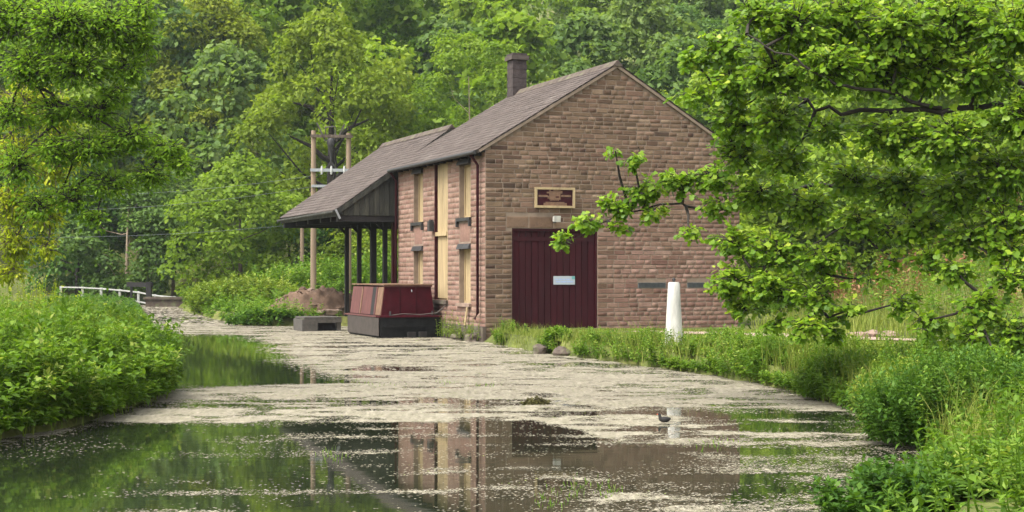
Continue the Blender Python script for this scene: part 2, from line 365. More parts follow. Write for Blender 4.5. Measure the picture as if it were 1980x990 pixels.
# ------------------------------------------------------------------ warehouse (local x = along gable, y = along canal wall)
BROT = math.atan2(0.359, 0.933); BLOC = (-0.74, 43.0, 0.0)
GW, LEN, EAVE, RIDGE, Z0 = 8.0, 8.3, 5.37, 7.80, -0.25
SLOPE = (RIDGE - EAVE) / (GW / 2)
wh = empty('stone_warehouse', BLOC, BROT)
tag(wh, 'brown stone two storey canal warehouse with maroon gable door and cream shuttered windows', 'warehouse')
T = 0.45
DOOR = (0.79, 3.40, 0.2, 3.16)
WIN = [(1.22, 2.20, 3.50, 5.05), (1.22, 2.20, 1.04, 2.62), (5.65, 6.60, 3.50, 5.05), (5.65, 6.60, 0.95, 2.62)]
BAY = (3.24, 4.41, 1.10, 5.22)
# core walls (mortar): gable as prism pieces around the door, canal wall around its openings
def gz(x): return EAVE + SLOPE * min(x, GW - x)
w = MB()
def gp(xa, xb, za, zb_a, zb_b, y0=0.0, y1=T):
    w.hexa([(xa, y0, za), (xb, y0, za), (xb, y1, za), (xa, y1, za), (xa, y0, zb_a), (xb, y0, zb_b), (xb, y1, zb_b), (xa, y1, zb_a)])
gp(0, DOOR[0], Z0, gz(0), gz(DOOR[0])); gp(DOOR[0], DOOR[1], DOOR[3], gz(DOOR[0]), gz(DOOR[1]))
gp(DOOR[1], 4, Z0, gz(DOOR[1]), gz(4)); gp(4, 8, Z0, gz(4), gz(8))
w.build('wall', M['mortar'], wh)
w = MB(); gp(0, 4, Z0, gz(0), gz(4), LEN - T, LEN); gp(4, 8, Z0, gz(4), gz(8), LEN - T, LEN); w.build('wall', M['mortar'], wh)
w = MB().box((GW - T, T + .002, Z0), (GW - .002, LEN - T - .002, EAVE)); w.build('wall', M['mortar'], wh)
w = MB(); ops = sorted(set((a, b) for a, b, _, _ in WIN) | {BAY[:2]}); y = T + 0.002
for a, b in ops:
    w.box((0, y, Z0), (T, a, EAVE)); zs = Z0
    for (oa, ob, za, zb) in sorted([q for q in WIN + [BAY] if q[0] == a], key=lambda q: q[2]):
        w.box((0, a, zs), (T, b, za)); zs = zb
    w.box((0, a, zs), (T, b, EAVE)); y = b
w.box((0, y, Z0), (T, LEN - T - 0.002, EAVE)); w.build('wall', M['mortar'], wh)
# stones: laid in courses
def courses(width, z0, ztop, holes, hmin, hmax, lmin, lmax, rng, left=None, right=None):
    out_ = []; z = z0; ci = 0
    while z < ztop - 0.06:
        h = rng.uniform(hmin, hmax); z1 = min(z + h, ztop); ci += 1
        a = left(z1) if left else 0; b = right(z1) if right else width
        if b - a < 0.2: break
        segs = [(a, b)]
        for (h0, h1, hz0, hz1) in holes:
            if z1 > hz0 + 0.02 and z < hz1 - 0.02:
                ns = []
                for s0, s1 in segs:
                    if s1 <= h0 or s0 >= h1: ns.append((s0, s1)); continue
                    if s0 < h0: ns.append((s0, h0))
                    if s1 > h1: ns.append((h1, s1))
                segs = ns
        for s0, s1 in segs:
            x = s0; first = True
            while x < s1 - 0.02:
                l = rng.uniform(lmin, lmax)
                if rng.random() < 0.12: l *= 1.45
                if first and left is not None: l = 0.52 if ci % 2 else 0.3; first = False
                if s1 - x - l < lmin * 0.7: l = s1 - x
                out_.append((x, x + l, z, z1)); x += l
        z = z1
    return out_
srng = np.random.default_rng(3)
lintels = [(0.62, 1.30, 3.16, 3.50), (1.30, 2.05, 3.16, 3.50), (2.05, 3.58, 3.16, 3.34)]
VENT = [(4.67, 5.57, 1.47, 1.64), (6.26, 6.97, 1.47, 1.64)]
gst = courses(GW, Z0, RIDGE, [DOOR, (0.62, 2.05, 3.16, 3.50), (2.05, 3.58, 3.16, 3.34)] + VENT, 0.115, 0.155, 0.18, 0.40, srng,
              left=lambda z: max(0, (z - EAVE) / SLOPE), right=lambda z: GW - max(0, (z - EAVE) / SLOPE)) + lintels
WH = [(a - 0.02, b + 0.02, za - 0.10, zb + 0.16) for a, b, za, zb in WIN] + [(1.26, 2.16, 2.78, 3.36), (5.69, 6.56, 2.78, 3.36), BAY]
lst = courses(LEN, Z0, EAVE - 0.02, WH, 0.13, 0.17, 0.22, 0.46, srng) + [(a, b, zb, zb + 0.155) for a, b, za, zb in WIN] + [(1.27, 2.15, 2.79, 3.35), (5.70, 6.55, 2.79, 3.35)]
def stone_tone(x, z, wallside):
    r = srng.normal(0, 0.17)
    if wallside: return float(np.clip(0.74 + r * .8, 0, 1)), float(np.clip(0.85 + srng.normal(0, .12), 0, 1))
    lowred = float(np.clip((4.3 - z) / 2.2, 0, 1) * np.clip((x - 2.6) / 1.6, 0, 1))
    damp = 0.10 if (z > 5.0 and x < 4) else (0.15 if (z < .8 or x < .8) else 0)
    if 3.16 < z < 3.56 and .6 < x < 3.6: damp += .15
    return float(np.clip(0.5 + r - damp + 0.12 * lowred, 0, 1)), float(np.clip(0.30 + 0.6 * lowred + srng.normal(0, .12), 0, 1))
def stone_unit(seed):
    r = np.random.default_rng(seed); J = 0.006
    b = [(-.5, 0, -.5), (.5, 0, -.5), (.5, 0, .5), (-.5, 0, .5)]
    q = [(x * 0.93 + r.normal(0, .012), -1 + r.normal(0, .15), z * 0.86 + r.normal(0, .02)) for x, _, z in b]
    mid = (r.normal(0, .1), -1.08 + r.normal(0, .08), r.normal(0, .1))
    me = bpy.data.meshes.new('stone')
    me.from_pydata(b + q + [mid], [], [(0, 1, 5, 4), (1, 2, 6, 5), (2, 3, 7, 6), (3, 0, 4, 7), (4, 5, 8), (5, 6, 8), (6, 7, 8), (7, 4, 8)])
    me.materials.append(M['stone']); me.update(); return me
units = [stone_unit(i) for i in range(6)]
area = lambda s: (s[1] - s[0]) * (s[3] - s[2])
gst.sort(key=lambda s: -area(s) - (1 if s in lintels else 0) + (10 if (s[0] > 6.2 or s[2] < 0.25) else 0))
GAPJ = 0.022
for i, (a, b, za, zb) in enumerate(gst[:290]):
    o = bpy.data.objects.new('stone', units[i % 6]); link(o, wh)
    o.location = ((a + b) / 2, 0.001, (za + zb) / 2); o.scale = (b - a - GAPJ, 0.007 + srng.uniform(0, 0.009), zb - za - GAPJ)
    t1, t2 = stone_tone((a + b) / 2, (za + zb) / 2, False); o.color = (t1, t2, 0, 1)
def joined_stones(name, lst_, side):
    Vs, Fs, T1, T2 = [], [], [], []
    for (a, b, za, zb) in lst_:
        d = 0.007 + srng.uniform(0, 0.010); q0 = len(Vs)
        a2, b2, c2, d2 = a + GAPJ / 2, b - GAPJ / 2, za + GAPJ / 2, zb - GAPJ / 2
        ix, iz = (b2 - a2) * 0.04, (d2 - c2) * 0.09
        for (x, z, o_) in ((a2, c2, 0), (b2, c2, 0), (b2, d2, 0), (a2, d2, 0), (a2 + ix, c2 + iz, d), (b2 - ix, c2 + iz, d + srng.normal(0, .003)), (b2 - ix, d2 - iz, d), (a2 + ix, d2 - iz, d + srng.normal(0, .003))):
            Vs.append((x, 0.001 - o_, z) if not side else (0.001 - o_, x, z))
        fs = [(0, 1, 5, 4), (1, 2, 6, 5), (2, 3, 7, 6), (3, 0, 4, 7), (4, 5, 6, 7)]
        if side: fs = [f[::-1] for f in fs]
        t1, t2 = stone_tone((a + b) / 2, (za + zb) / 2, side)
        for f in fs: Fs.append(tuple(q0 + i for i in f)); T1.append(t1); T2.append(t2)
    o = obj_np(name, Vs, Fs, M['stone_joined'], wh, T1, T2); tag(o, kind='stuff'); return o
joined_stones('stonework', gst[290:], False)
joined_stones('stonework', lst, True)
# quoin side faces and plinth
pl = MB().box((-0.10, -0.06, Z0), (-0.002, LEN, 0.42)); pl.build('plinth', M['bank_stone'], wh)
# door
door = empty('door'); door.parent = wh
dw = (DOOR[1] - DOOR[0] - 0.12) / 13
for i in range(13):
    x = DOOR[0] + 0.06 + i * dw; dd = 0.10 + random.uniform(-0.006, 0.006)
    box('plank', (x + 0.008, dd, 0.36 + random.uniform(0, .03)), (x + dw - 0.008, dd + 0.05, 3.08), M['maroon' if i % 3 else 'maroon_worn'], door)
MB().box((DOOR[0] + .02, 0.151, 0.3), (DOOR[1] - .02, 0.2, 3.14)).build('backing', M['black_wood'], door)
fr = MB().box((DOOR[0], 0.02, 0.3), (DOOR[0] + 0.055, 0.14, 3.16)).box((DOOR[1] - 0.055, 0.02, 0.3), (DOOR[1], 0.14, 3.16)).box((DOOR[0] + .055, 0.02, 3.085), (DOOR[1] - .055, 0.14, 3.16)); fr.build('frame', M['maroon'], door)
box('rail', (DOOR[0] + 0.06, 0.075, 2.80), (DOOR[1] - 0.06, 0.093, 2.92), M['maroon'], door)
MB().box((DOOR[0] - .25, -0.16, 0.22), (DOOR[1] + .2, 0.3, 0.34)).build('doorstep', M['bank_stone'], wh)
# air vents
for (a, b, za, zb) in VENT:
    v = box('air_vent', (a + .01, -0.012, za + .01), (b - .01, 0.001, zb - .01), M['lead'], wh)
    for k in range(4):
        z = za + 0.03 + k * 0.035
        box('louvre', (a + 0.03, -0.022, z), (b - 0.03, -0.0125, z + 0.014), M['iron'], v)
# windows on the canal wall
for (a, b, za, zb) in WIN:
    wn = empty('window'); wn.parent = wh
    nb = 4; bw = (b - a - 0.12) / nb
    for i in range(nb):
        y0 = a + 0.06 + i * bw
        box('shutter_board', (0.18 + random.uniform(0, .006), y0 + .004, za + 0.06), (0.22, y0 + bw - .004, zb - 0.06), M['cream'], wn)
    f = MB().box((0.15, a, za), (0.24, a + 0.055, zb)).box((0.15, b - 0.055, za), (0.24, b, zb)).box((0.15, a + .055, za), (0.24, b - .055, za + 0.055)).box((0.15, a + .055, zb - 0.055), (0.24, b - .055, zb)); f.build('frame', M['cream'], wn)
    box('backing', (0.2205, a + .056, za + .056), (0.235, b - .056, zb - .056), M['cream'], wn)
    up = za > 3
    s = MB().box((-0.09, a - 0.10, za - 0.10), (0.16, b + 0.10, za - 0.004)); s.build('sill', M['iron'] if up else M['rubble'], wn)
    if up:
        MB().box((-0.09, a - 0.10, za - 0.26), (-0.012, a - 0.02, za - 0.101)).build('bracket', M['iron'], wn)
        MB().box((-0.09, b + 0.02, za - 0.26), (-0.012, b + 0.10, za - 0.101)).build('bracket', M['iron'], wn)
    MB().hexa([(-0.10, a - 0.04, zb - 0.02), (0.158, a - 0.04, zb - 0.02), (0.158, b + 0.04, zb - 0.02), (-0.10, b + 0.04, zb - 0.02), (-0.04, a - 0.02, zb + 0.13), (0.158, a - 0.02, zb + 0.13), (0.158, b + 0.02, zb + 0.13), (-0.04, b + 0.02, zb + 0.13)]).build('hood', M['iron'], wn)
# loading bay, cream boards from plinth to eaves
bay = empty('loading_door'); bay.parent = wh
for i in range(5):
    bw = (BAY[1] - BAY[0] - 0.12) / 5; y0 = BAY[0] + 0.06 + i * bw
    for (za, zb) in ((BAY[2] + 0.05, 3.02), (3.14, BAY[3] - 0.04)):
        box('board', (0.05 + random.uniform(0, .008), y0 + .004, za), (0.09, y0 + bw - .004, zb), M['cream'], bay)
box('mid_rail', (-0.03, BAY[0] + 0.05, 3.02), (0.09, BAY[1] - 0.05, 3.14), M['cream'], bay)
MB().box((0.0, BAY[0] + .002, BAY[2]), (0.2, BAY[0] + 0.058, BAY[3])).build('jamb', M['cream'], bay)
MB().box((-0.03, BAY[1] - 0.056, BAY[2]), (0.2, BAY[1] + 0.02, BAY[3])).build('jamb', M['maroon'], bay)
box('backing', (0.092, BAY[0] + .06, BAY[2]), (0.2, BAY[1] - .06, BAY[3]), M['cream'], bay)
box('sill', (-0.08, BAY[0] - .05, BAY[2] - .12), (0.1, BAY[1] + .05, BAY[2] - .003), M['bank_stone'], bay)
o = MB().box((-0.17, 4.50, 3.18), (-0.02, 4.70, 3.48)).box((-0.13, 4.53, 3.483), (-0.04, 4.67, 3.53)).build('meter_box', M['iron'], wh)
# loose cream board below the near lower window
MB().bar((-0.13, 1.35, 0.42), (-0.06, 1.30, 1.02), 0.10, 0.03, (1, 0, 0)).build('loose_board', M['cream'], wh)
# roof: deck slabs and slates
def slope_roof(parent, x_e, z_e, x_r, z_r, y0, y1, thick, tile_w, tile_h, rng, hidden=False):
    d = np.array([x_r - x_e, 0, z_r - z_e]); L = np.linalg.norm(d); d /= L
    nrm = np.array([-d[2], 0, d[0]]); nrm *= np.sign(nrm[2])
    P = lambda l, y, h: tuple(np.array([x_e, y, z_e]) + d * l + nrm * h)
    v = [P(0, y0, -thick), P(L, y0, -thick), P(L, y1, -thick), P(0, y1, -thick), P(0, y0, 0), P(L, y0, 0), P(L, y1, 0), P(0, y1, 0)]
    if x_r < x_e: v = [v[1], v[0], v[3], v[2], v[5], v[4], v[7], v[6]]
    rf = MB().hexa(v).build('roof', M['roof_deck'], parent)
    Vs, Fs, T1 = [], [], []
    rows_ = int(L / tile_h)
    th = L / rows_
    for r in range(rows_):
        y = y0 - 0.03 - rng.uniform(0, tile_w if r % 2 else tile_w * .5)
        while y < y1 + 0.03:
            w_ = tile_w * rng.uniform(0.8, 1.2); ya = max(y, y0 - 0.03); yb = min(y + w_, y1 + 0.03); y += w_
            if yb - ya < 0.04: continue
            l0 = r * th - 0.04 + rng.normal(0, .008); l1 = (r + 1) * th + 0.03; h0 = 0.026 + rng.uniform(0, .010); h1 = 0.008
            q = len(Vs); gp_ = 0.005
            Vs += [P(l0, ya + gp_, h0 - .016), P(l0, yb - gp_, h0 - .016), P(l0, ya + gp_, h0), P(l0, yb - gp_, h0), P(l1, yb - gp_, h1), P(l1, ya + gp_, h1)]
            Fs += [(q, q + 1, q + 3, q + 2), (q + 2, q + 3, q + 4, q + 5)]; t_ = rng.normal(0.5, 0.15) + 0.3 * (vnoise(ya / 1.3, r / 5, 4) - .5); T1 += [t_] * 2
    o = obj_np('slates', Vs, Fs, M['slate'], rf, np.clip(T1, 0, 1)); tag(o, kind='stuff')
    return rf
OV = 0.28
rr_ = np.random.default_rng(5)
slope_roof(wh, -OV, EAVE - OV * SLOPE + 0.10, GW / 2, RIDGE + 0.10, -0.06, LEN + 0.06, 0.09, 0.30, 0.22, rr_)
slope_roof(wh, GW + OV, EAVE - OV * SLOPE + 0.10, GW / 2, RIDGE + 0.10, -0.06, LEN + 0.06, 0.09, 0.30, 0.22, rr_)
y = -0.10
while y < LEN:
    yb = min(y + 0.46, LEN + 0.1)
    o = MB().add([(4 - .17, y, RIDGE + .03), (4, y, RIDGE + .21), (4 + .17, y, RIDGE + .03), (4 - .17, yb - .01, RIDGE + .03), (4, yb - .01, RIDGE + .21), (4 + .17, yb - .01, RIDGE + .03)], [(0, 1, 4, 3), (1, 2, 5, 4), (0, 2, 1), (3, 4, 5), (0, 3, 5, 2)]).build('ridge_tile', M['roof_deck'], wh)
    o.data.materials[0] = M['bank_stone']; y += 0.46
# verge mortar strip on the near gable, corbel row and gutter on the canal side
for sgn in (0, 1):
    p0 = (0 - 0.2, EAVE - 0.2 * SLOPE) ; p1 = (4, RIDGE)
    if sgn: p0 = (GW + 0.2, p0[1])
    MB().bar((p0[0], -0.045, p0[1] + 0.035), (p1[0], -0.045, p1[1] + 0.035), 0.05, 0.075, (0, 0, 1)).build('verge', M['mortar'], wh)
y = 0.25
while y < LEN:
    box('corbel', (-0.20, y, EAVE - 0.20), (-0.02, y + 0.10, EAVE - 0.10), M['black_wood'], wh); y += 0.62
MB().tube([(-OV - 0.05, -0.05, EAVE - 0.12), (-OV - 0.05, LEN, EAVE - 0.14)], 0.06, 8).build('gutter', M['iron'], wh)
box('soffit', (-OV + 0.02, 0.0, EAVE - 0.098), (-0.02, LEN, EAVE - 0.06), M['black_wood'], wh)
for yy in (0.33, LEN - 0.12):
    MB().tube([(-OV - 0.04, yy, EAVE - 0.17), (-0.11, yy, EAVE - 0.45), (-0.11, yy, 0.78), (-0.2, yy, 0.62)], 0.042, 8).build('downpipe', M['maroon'], wh)
# chimney
ch = empty('chimney'); ch.parent = wh
cxm, cym = 4.0, LEN - 0.42
chs = MB()
zc = RIDGE - 0.3; k = 0
while zc < RIDGE + 1.18:
    j = 0.008 * (k % 2); chs.box((cxm - .25 + j, cym - .27 + j, zc), (cxm + .25 - j, cym + .27 - j, zc + 0.148)); zc += 0.15; k += 1
chs.build('stack', M['soot_stone'], ch)
MB().box((cxm - .31, cym - .33, zc), (cxm + .31, cym + .33, zc + .14)).build('cap', M['roof_deck'], ch)
MB().box((cxm - .26, cym - .28, zc + .142), (cxm + .26, cym + .28, zc + .22)).build('crown', M['soot_stone'], ch)
# fittings on the gable
def in_b(v): return Matrix.Translation(BLOC) @ Matrix.Rotation(BROT, 4, 'Z') @ Vector(v)
sg = empty('wall_sign', in_b((1.45, -0.04, 3.74)), BROT); tag(sg, 'maroon and cream name sign in cream frame on the stone gable above the door', 'sign')
SW, SH = 1.22, 0.58
box('panel', (0.03, -0.02, 0.03), (SW - .03, 0.0, SH - .03), M['maroon'], sg)
MB().box((0, -0.06, 0), (SW, 0.0, 0.065)).box((0, -0.06, SH - 0.065), (SW, 0.0, SH)).box((0, -0.06, .065), (0.065, 0.0, SH - .065)).box((SW - .065, -0.06, .065), (SW, 0.0, SH - .065)).build('frame', M['cream'], sg)
def sgp(x0, y0, x1, y1): return (SW * x0, -0.03, SH * (1 - y1)), (SW * x1, -0.0205, SH * (1 - y0))
L_ = MB()
for r in ((0.36, 0.10, 0.64, 0.60), (0.30, 0.22, 0.36, 0.30), (0.64, 0.16, 0.69, 0.30), (0.09, 0.38, 0.32, 0.48), (0.66, 0.36, 0.91, 0.46), (0.38, 0.605, 0.60, 0.66), (0.22, 0.76, 0.80, 0.90), (0.27, 0.71, 0.74, 0.755), (0.32, 0.42, 0.355, 0.56)):
    a_, b_ = sgp(*r); L_.box(a_, b_)
L_.build('lettering', M['tan_wood'], sg)
L2 = MB()
for r in ((0.40, 0.12, 0.46, 0.18), (0.52, 0.44, 0.60, 0.50), (0.42, 0.64, 0.58, 0.655)):
    a_, b_ = sgp(*r); L2.box((a_[0], -0.034, a_[2]), (b_[0], -0.0305, b_[2]))
L2.build('lettering', M['maroon'], sg)
fl = empty('floodlight', in_b((2.05, -0.03, 3.34)), BROT); tag(fl, 'small white floodlight fixed over the maroon door below the sign', 'light fitting')
MB().box((-.03, -.10, -.02), (.03, .0, .04)).build('bracket', M['iron'], fl)
MB().hexa([(-.10, -.24, .0), (.10, -.24, .0), (.08, -.10, .02), (-.08, -.10, .02), (-.10, -.26, .17), (.10, -.26, .17), (.08, -.10, .15), (-.08, -.10, .15)]).build('housing', M['white_paint'], fl)
nt_ = empty('door_notice', in_b((2.07, 0.06, 1.58)), BROT); tag(nt_, 'small pale blue white notice on the maroon plank door', 'notice')
box('plate', (0, 0, 0), (0.66, 0.012, 0.24), M['notice'], nt_)
MB().box((0.56, -0.004, 0.15), (0.655, -0.0005, 0.235)).build('mark', M['teal'], nt_)
tx = MB()
for (x0, x1, z_) in ((0.05, 0.14, .13), (0.16, 0.27, .13), (0.29, 0.36, .13), (0.38, 0.52, .13), (0.08, 0.2, .06), (0.22, 0.4, .06), (0.42, 0.6, .06)):
    tx.box((x0, -0.003, z_), (x1, -0.0006, z_ + .035))
tx.build('lettering', M['blue'], nt_)

# ------------------------------------------------------------------ open timber wharf shelter beside the warehouse
sh = empty('wharf_shelter', in_b((0, LEN + 0.12, 0)), BROT)
tag(sh, 'open black timber wharf shelter with long slate roof overhanging the canal', 'shelter')
SL = 8.2; SEX, SEZ, SRX, SRZ = -1.98, 3.94, 1.9, 6.68
SS = (SRZ - SEZ) / (SRX - SEX)
rs = np.random.default_rng(8)
slope_roof(sh, SEX - .08, SEZ - .05 + .06, SRX, SRZ + .06, 0.0, SL, 0.09, 0.28, 0.2, rs)
slope_roof(sh, 2 * SRX - SEX + .08, SEZ + .01, SRX, SRZ + .06, 0.0, SL, 0.09, 0.28, 0.2, rs)
y = 0.0
while y < SL:
    yb = min(y + 0.46, SL + .03)
    MB().add([(SRX - .16, y, SRZ + .0), (SRX, y, SRZ + .18), (SRX + .16, y, SRZ), (SRX - .16, yb - .01, SRZ), (SRX, yb - .01, SRZ + .18), (SRX + .16, yb - .01, SRZ)], [(0, 1, 4, 3), (1, 2, 5, 4), (0, 2, 1), (3, 4, 5), (0, 3, 5, 2)]).build('ridge_tile', M['bank_stone'], sh); y += 0.46
# boarded gables (near: from the outer eave to the ridge)
def gable_boards(yy, mat):
    x = SEX + 0.02; i = 0
    while x < 2 * SRX - SEX - 0.05:
        xb = x + 0.17
        za = lambda q: SEZ + SS * (min(q, 2 * SRX - q) - SEX) - 0.09
        o_ = 0.012 * (i % 2)
        MB().hexa([(x + .004, yy - o_, SEZ - 0.16), (xb - .004, yy - o_, SEZ - 0.16), (xb - .004, yy - o_ + .025, SEZ - 0.16), (x + .004, yy - o_ + .025, SEZ - 0.16),
                   (x + .004, yy - o_, max(za(x), SEZ - .1)), (xb - .004, yy - o_, max(za(xb), SEZ - .1)), (xb - .004, yy - o_ + .025, max(za(xb), SEZ - .1)), (x + .004, yy - o_ + .025, max(za(x), SEZ - .1))]).build('gable_board', mat, sh)
        x = xb; i += 1
gable_boards(0.06, M['dark_board']); gable_boards(SL - 0.08, M['dark_board'])
MB().bar((SEX - .05, 0.0, SEZ - 0.06), (SRX, 0.0, SRZ - 0.06), 0.045, 0.16).build('barge_board', M['dark_board'], sh)
MB().bar((SEX - .05, SL, SEZ - 0.06), (SRX, SL, SRZ - 0.06), 0.045, 0.16).build('barge_board', M['dark_board'], sh)
box('beam', (SEX, 0.09, SEZ - 0.36), (2 * SRX - SEX, 0.27, SEZ - 0.17), M['black_wood'], sh)
box('beam', (SEX, SL - 0.32, SEZ - 0.36), (2 * SRX - SEX, SL - 0.12, SEZ - 0.17), M['black_wood'], sh)
for yy in (1.4, 2.8, 4.6, 6.3):
    box('tie_beam', (SEX + .1, yy - 0.08, SEZ - 0.33), (2 * SRX - SEX - .1, yy + 0.08, SEZ - 0.14), M['black_wood'], sh)
box('wall_plate', (SEX + .02, 0.28, SEZ - 0.14), (SEX + 0.17, SL - .34, SEZ - 0.02), M['black_wood'], sh)
box('eave_board', (SEX - 0.06, 0.02, SEZ - 0.20), (SEX - 0.02, SL - .02, SEZ - 0.05), M['dark_board'], sh)
MB().tube([(SEX - 0.16, -0.02, SEZ - 0.06), (SEX - 0.16, SL + .05, SEZ - 0.10)], 0.05, 8).build('gutter', M['dark_board'], sh)
MB().bar((SEX - 0.10, -0.02, SEZ + 0.02), (SEX + 0.05, -0.02, SEZ - .28), 0.05, 0.06).build('bracket', M['steel'], sh)
posts = [1.42, 2.86, 4.66, 6.36]
for yy in posts:
    wd = 0.19 if yy == 2.86 else 0.14
    pz = -0.3
    po = box('post', (-wd / 2, yy - wd / 2, pz), (wd / 2, yy + wd / 2, SEZ - 0.332), M['black_wood'], sh)
    MB().bar((0, yy, SEZ - .62), (-.3, yy, SEZ - 0.34), 0.08, 0.09).build('brace', M['black_wood'], sh)
for yy in (0.5, 4.0, 7.6):
    box('post', (2 * SRX - SEX - .5, yy - .07, 0.1), (2 * SRX - SEX - .36, yy + .07, SEZ - 0.18), M['black_wood'], sh)
box('post', (-0.08, 0.28, -0.3), (0.08, 0.42, SEZ - 0.37), M['maroon'], sh)

# ------------------------------------------------------------------ boat beside the canal wall
bt = empty('narrow_boat', in_b((-1.09, 3.40, 0)), BROT); tag(bt, 'short maroon narrow boat with black hull moored against the warehouse wall', 'boat')
HB = 0.93; BL = 4.1
def loft(secs):
    """closed skin through equal-length cross sections"""
    n_ = len(secs[0]); vs = [v for s_ in secs for v in s_]; fs = []
    for i in range(len(secs) - 1):
        for j in range(n_): fs.append((i * n_ + j, i * n_ + (j + 1) % n_, (i + 1) * n_ + (j + 1) % n_, (i + 1) * n_ + j))
    fs.append(tuple(range(n_))[::-1]); fs.append(tuple((len(secs) - 1) * n_ + j for j in range(n_)))
    return MB().add(vs, fs)
hs_ = []
for (yy, wd, zt) in ((0, 0.93, .60), (0.25, .95, .60), (2.0, .96, .59), (3.4, .95, .61), (4.1, .80, .66)):
    hs_.append([(-wd + .08, yy, -.35), (wd - .08, yy, -.35), (wd, yy, .1), (wd, yy, zt), (-wd, yy, zt), (-wd, yy, .1)])
loft(hs_).build('hull', M['hull'], bt)
box('gunwale', (-.965, -.025, .601), (.965, 0.36, .645), M['maroon_boat'], bt)
box('gunwale', (-.985, 0.362, .601), (.985, 3.9, .64), M['faded_red'], bt)
box('side_plate', (-.99, 0.02, .06), (-.972, 3.5, .585), M['hull_side'], bt)
box('rubbing_strake', (-.9, -0.03, .30), (.9, -0.001, .36), M['hull'], bt)
for xx in (-0.13, 0.22):
    MB().box((xx, -0.12, -0.03), (xx + 0.24, -0.032, 0.17)).build('black_block', M['black_wood'], bt)  # two black blocks low on the hull end
cs = []
for (yy, q) in ((0.30, 0), (3.8, 0)):
    cs.append([(-.82, yy, .645), (.82, yy, .645), (.71, yy, 1.50), (.35, yy, 1.54), (-.35, yy, 1.54), (-.71, yy, 1.50)])
loft(cs).build('cabin', M['maroon_boat'], bt)
def on_side(y0, y1, z0_, z1_, off, mat, name):
    f_ = lambda z: -.82 + .11 * (z - .645) / .855 - off
    return MB().hexa([(f_(z0_) - .02, y0, z0_), (f_(z0_), y0, z0_), (f_(z0_), y1, z0_), (f_(z0_) - .02, y1, z0_), (f_(z1_) - .02, y0, z1_), (f_(z1_), y0, z1_), (f_(z1_), y1, z1_), (f_(z1_) - .02, y1, z1_)]).build(name, mat, bt)
on_side(0.34, 0.9, .66, 1.49, .003, M['tan_wood'], 'side_panel'); on_side(0.91, 1.05, .66, 1.49, .02, M['faded_red'], 'side_panel')
on_side(1.06, 1.45, .66, 1.49, .003, M['black_wood'], 'shade_panel'); on_side(1.46, 2.5, .66, 1.49, .003, M['faded_red'], 'side_panel')  # black panel draws the shade of an opening in the cabin side
on_side(2.52, 2.62, .66, 1.49, .02, M['tan_wood'], 'side_batten'); on_side(2.64, 3.75, .66, 1.49, .003, M['faded_red'], 'side_panel')
MB().box((-.76, .24, 1.541), (.76, 3.86, 1.575)).build('cabin_roof', M['tan_wood'], bt)
MB().box((-.74, .27, 1.49), (.74, .298, 1.54)).build('roof_edge', M['faded_red'], bt)
for xx in (-.25, .25):
    MB().box((xx - .012, .280, .67), (xx + .012, .298, 1.48)).build('trim', M['maroon'], bt)
MB().tube([(0.1, .29, 1.40), (0.1, .25, 1.40), (0.1, .25, 1.34)], .015, 6).build('handle', M['steel'], bt)

MB().tube([(-.6, .12, .66), (-.2, .1, .70), (.3, .05, .67), (.8, .0, .72), (1.05, -.1, .95)], .016, 5).build('mooring_rope', M['grey_wood'], bt)
for xx in (-.6, .7): MB().tube([(xx, .12, .64), (xx, .12, .78)], .03, 8).build('bollard', M['iron'], bt)
ls = empty('landing_stage', in_b((-2.9, 9.35, 0)), BROT); tag(ls, 'low grey timber landing stage at the water behind the boat', 'landing stage')
for i in range(6):
    box('deck_plank', (0.02 + i * .21, 0, .40), (0.22 + i * .21, 1.3, .46), M['grey_wood'], ls)
for (x_, y_) in ((0.02, .02), (1.12, .02), (.02, 1.15), (1.12, 1.15)):
    box('post', (x_, y_, -.6), (x_ + .14, y_ + .14, .395), M['grey_wood'], ls)
box('side_board', (0.0, -0.04, -.1), (.46, -.002, .39), M['grey_wood'], ls); box('side_board', (.465, -.03, .27), (1.27, -.002, .39), M['grey_wood'], ls); box('side_board', (-.04, 0, -.1), (-.003, 1.28, .39), M['grey_wood'], ls); box('shade_board', (.2, .25, -.1), (1.25, .3, .39), M['black_wood'], ls)  # last, black board draws the shaded interior under the deck

# ------------------------------------------------------------------ white tapered post, poles, wires, railings
p0 = W(1303, 668, 34.0); wp = empty('white_post', (p0[0], 34.0, ground(p0[0], 34.0) - 0.03)); tag(wp, 'white painted tapering post standing in plants before the gable', 'post')
MB().tube([(0, 0, 0), (0, 0, .15), (0, 0, 1.0), (0, 0, 1.38), (0, 0, 1.42)], [.215, .20, .15, .13, .11], 16).build('shaft', M['white_paint'], wp)
MB().tube([(0, 0, 1.40), (0, 0, 1.44), (0, 0, 1.47), (0, 0, 1.52)], [.03, .025, .045, .015], 8).build('finial', M['iron'], wp)

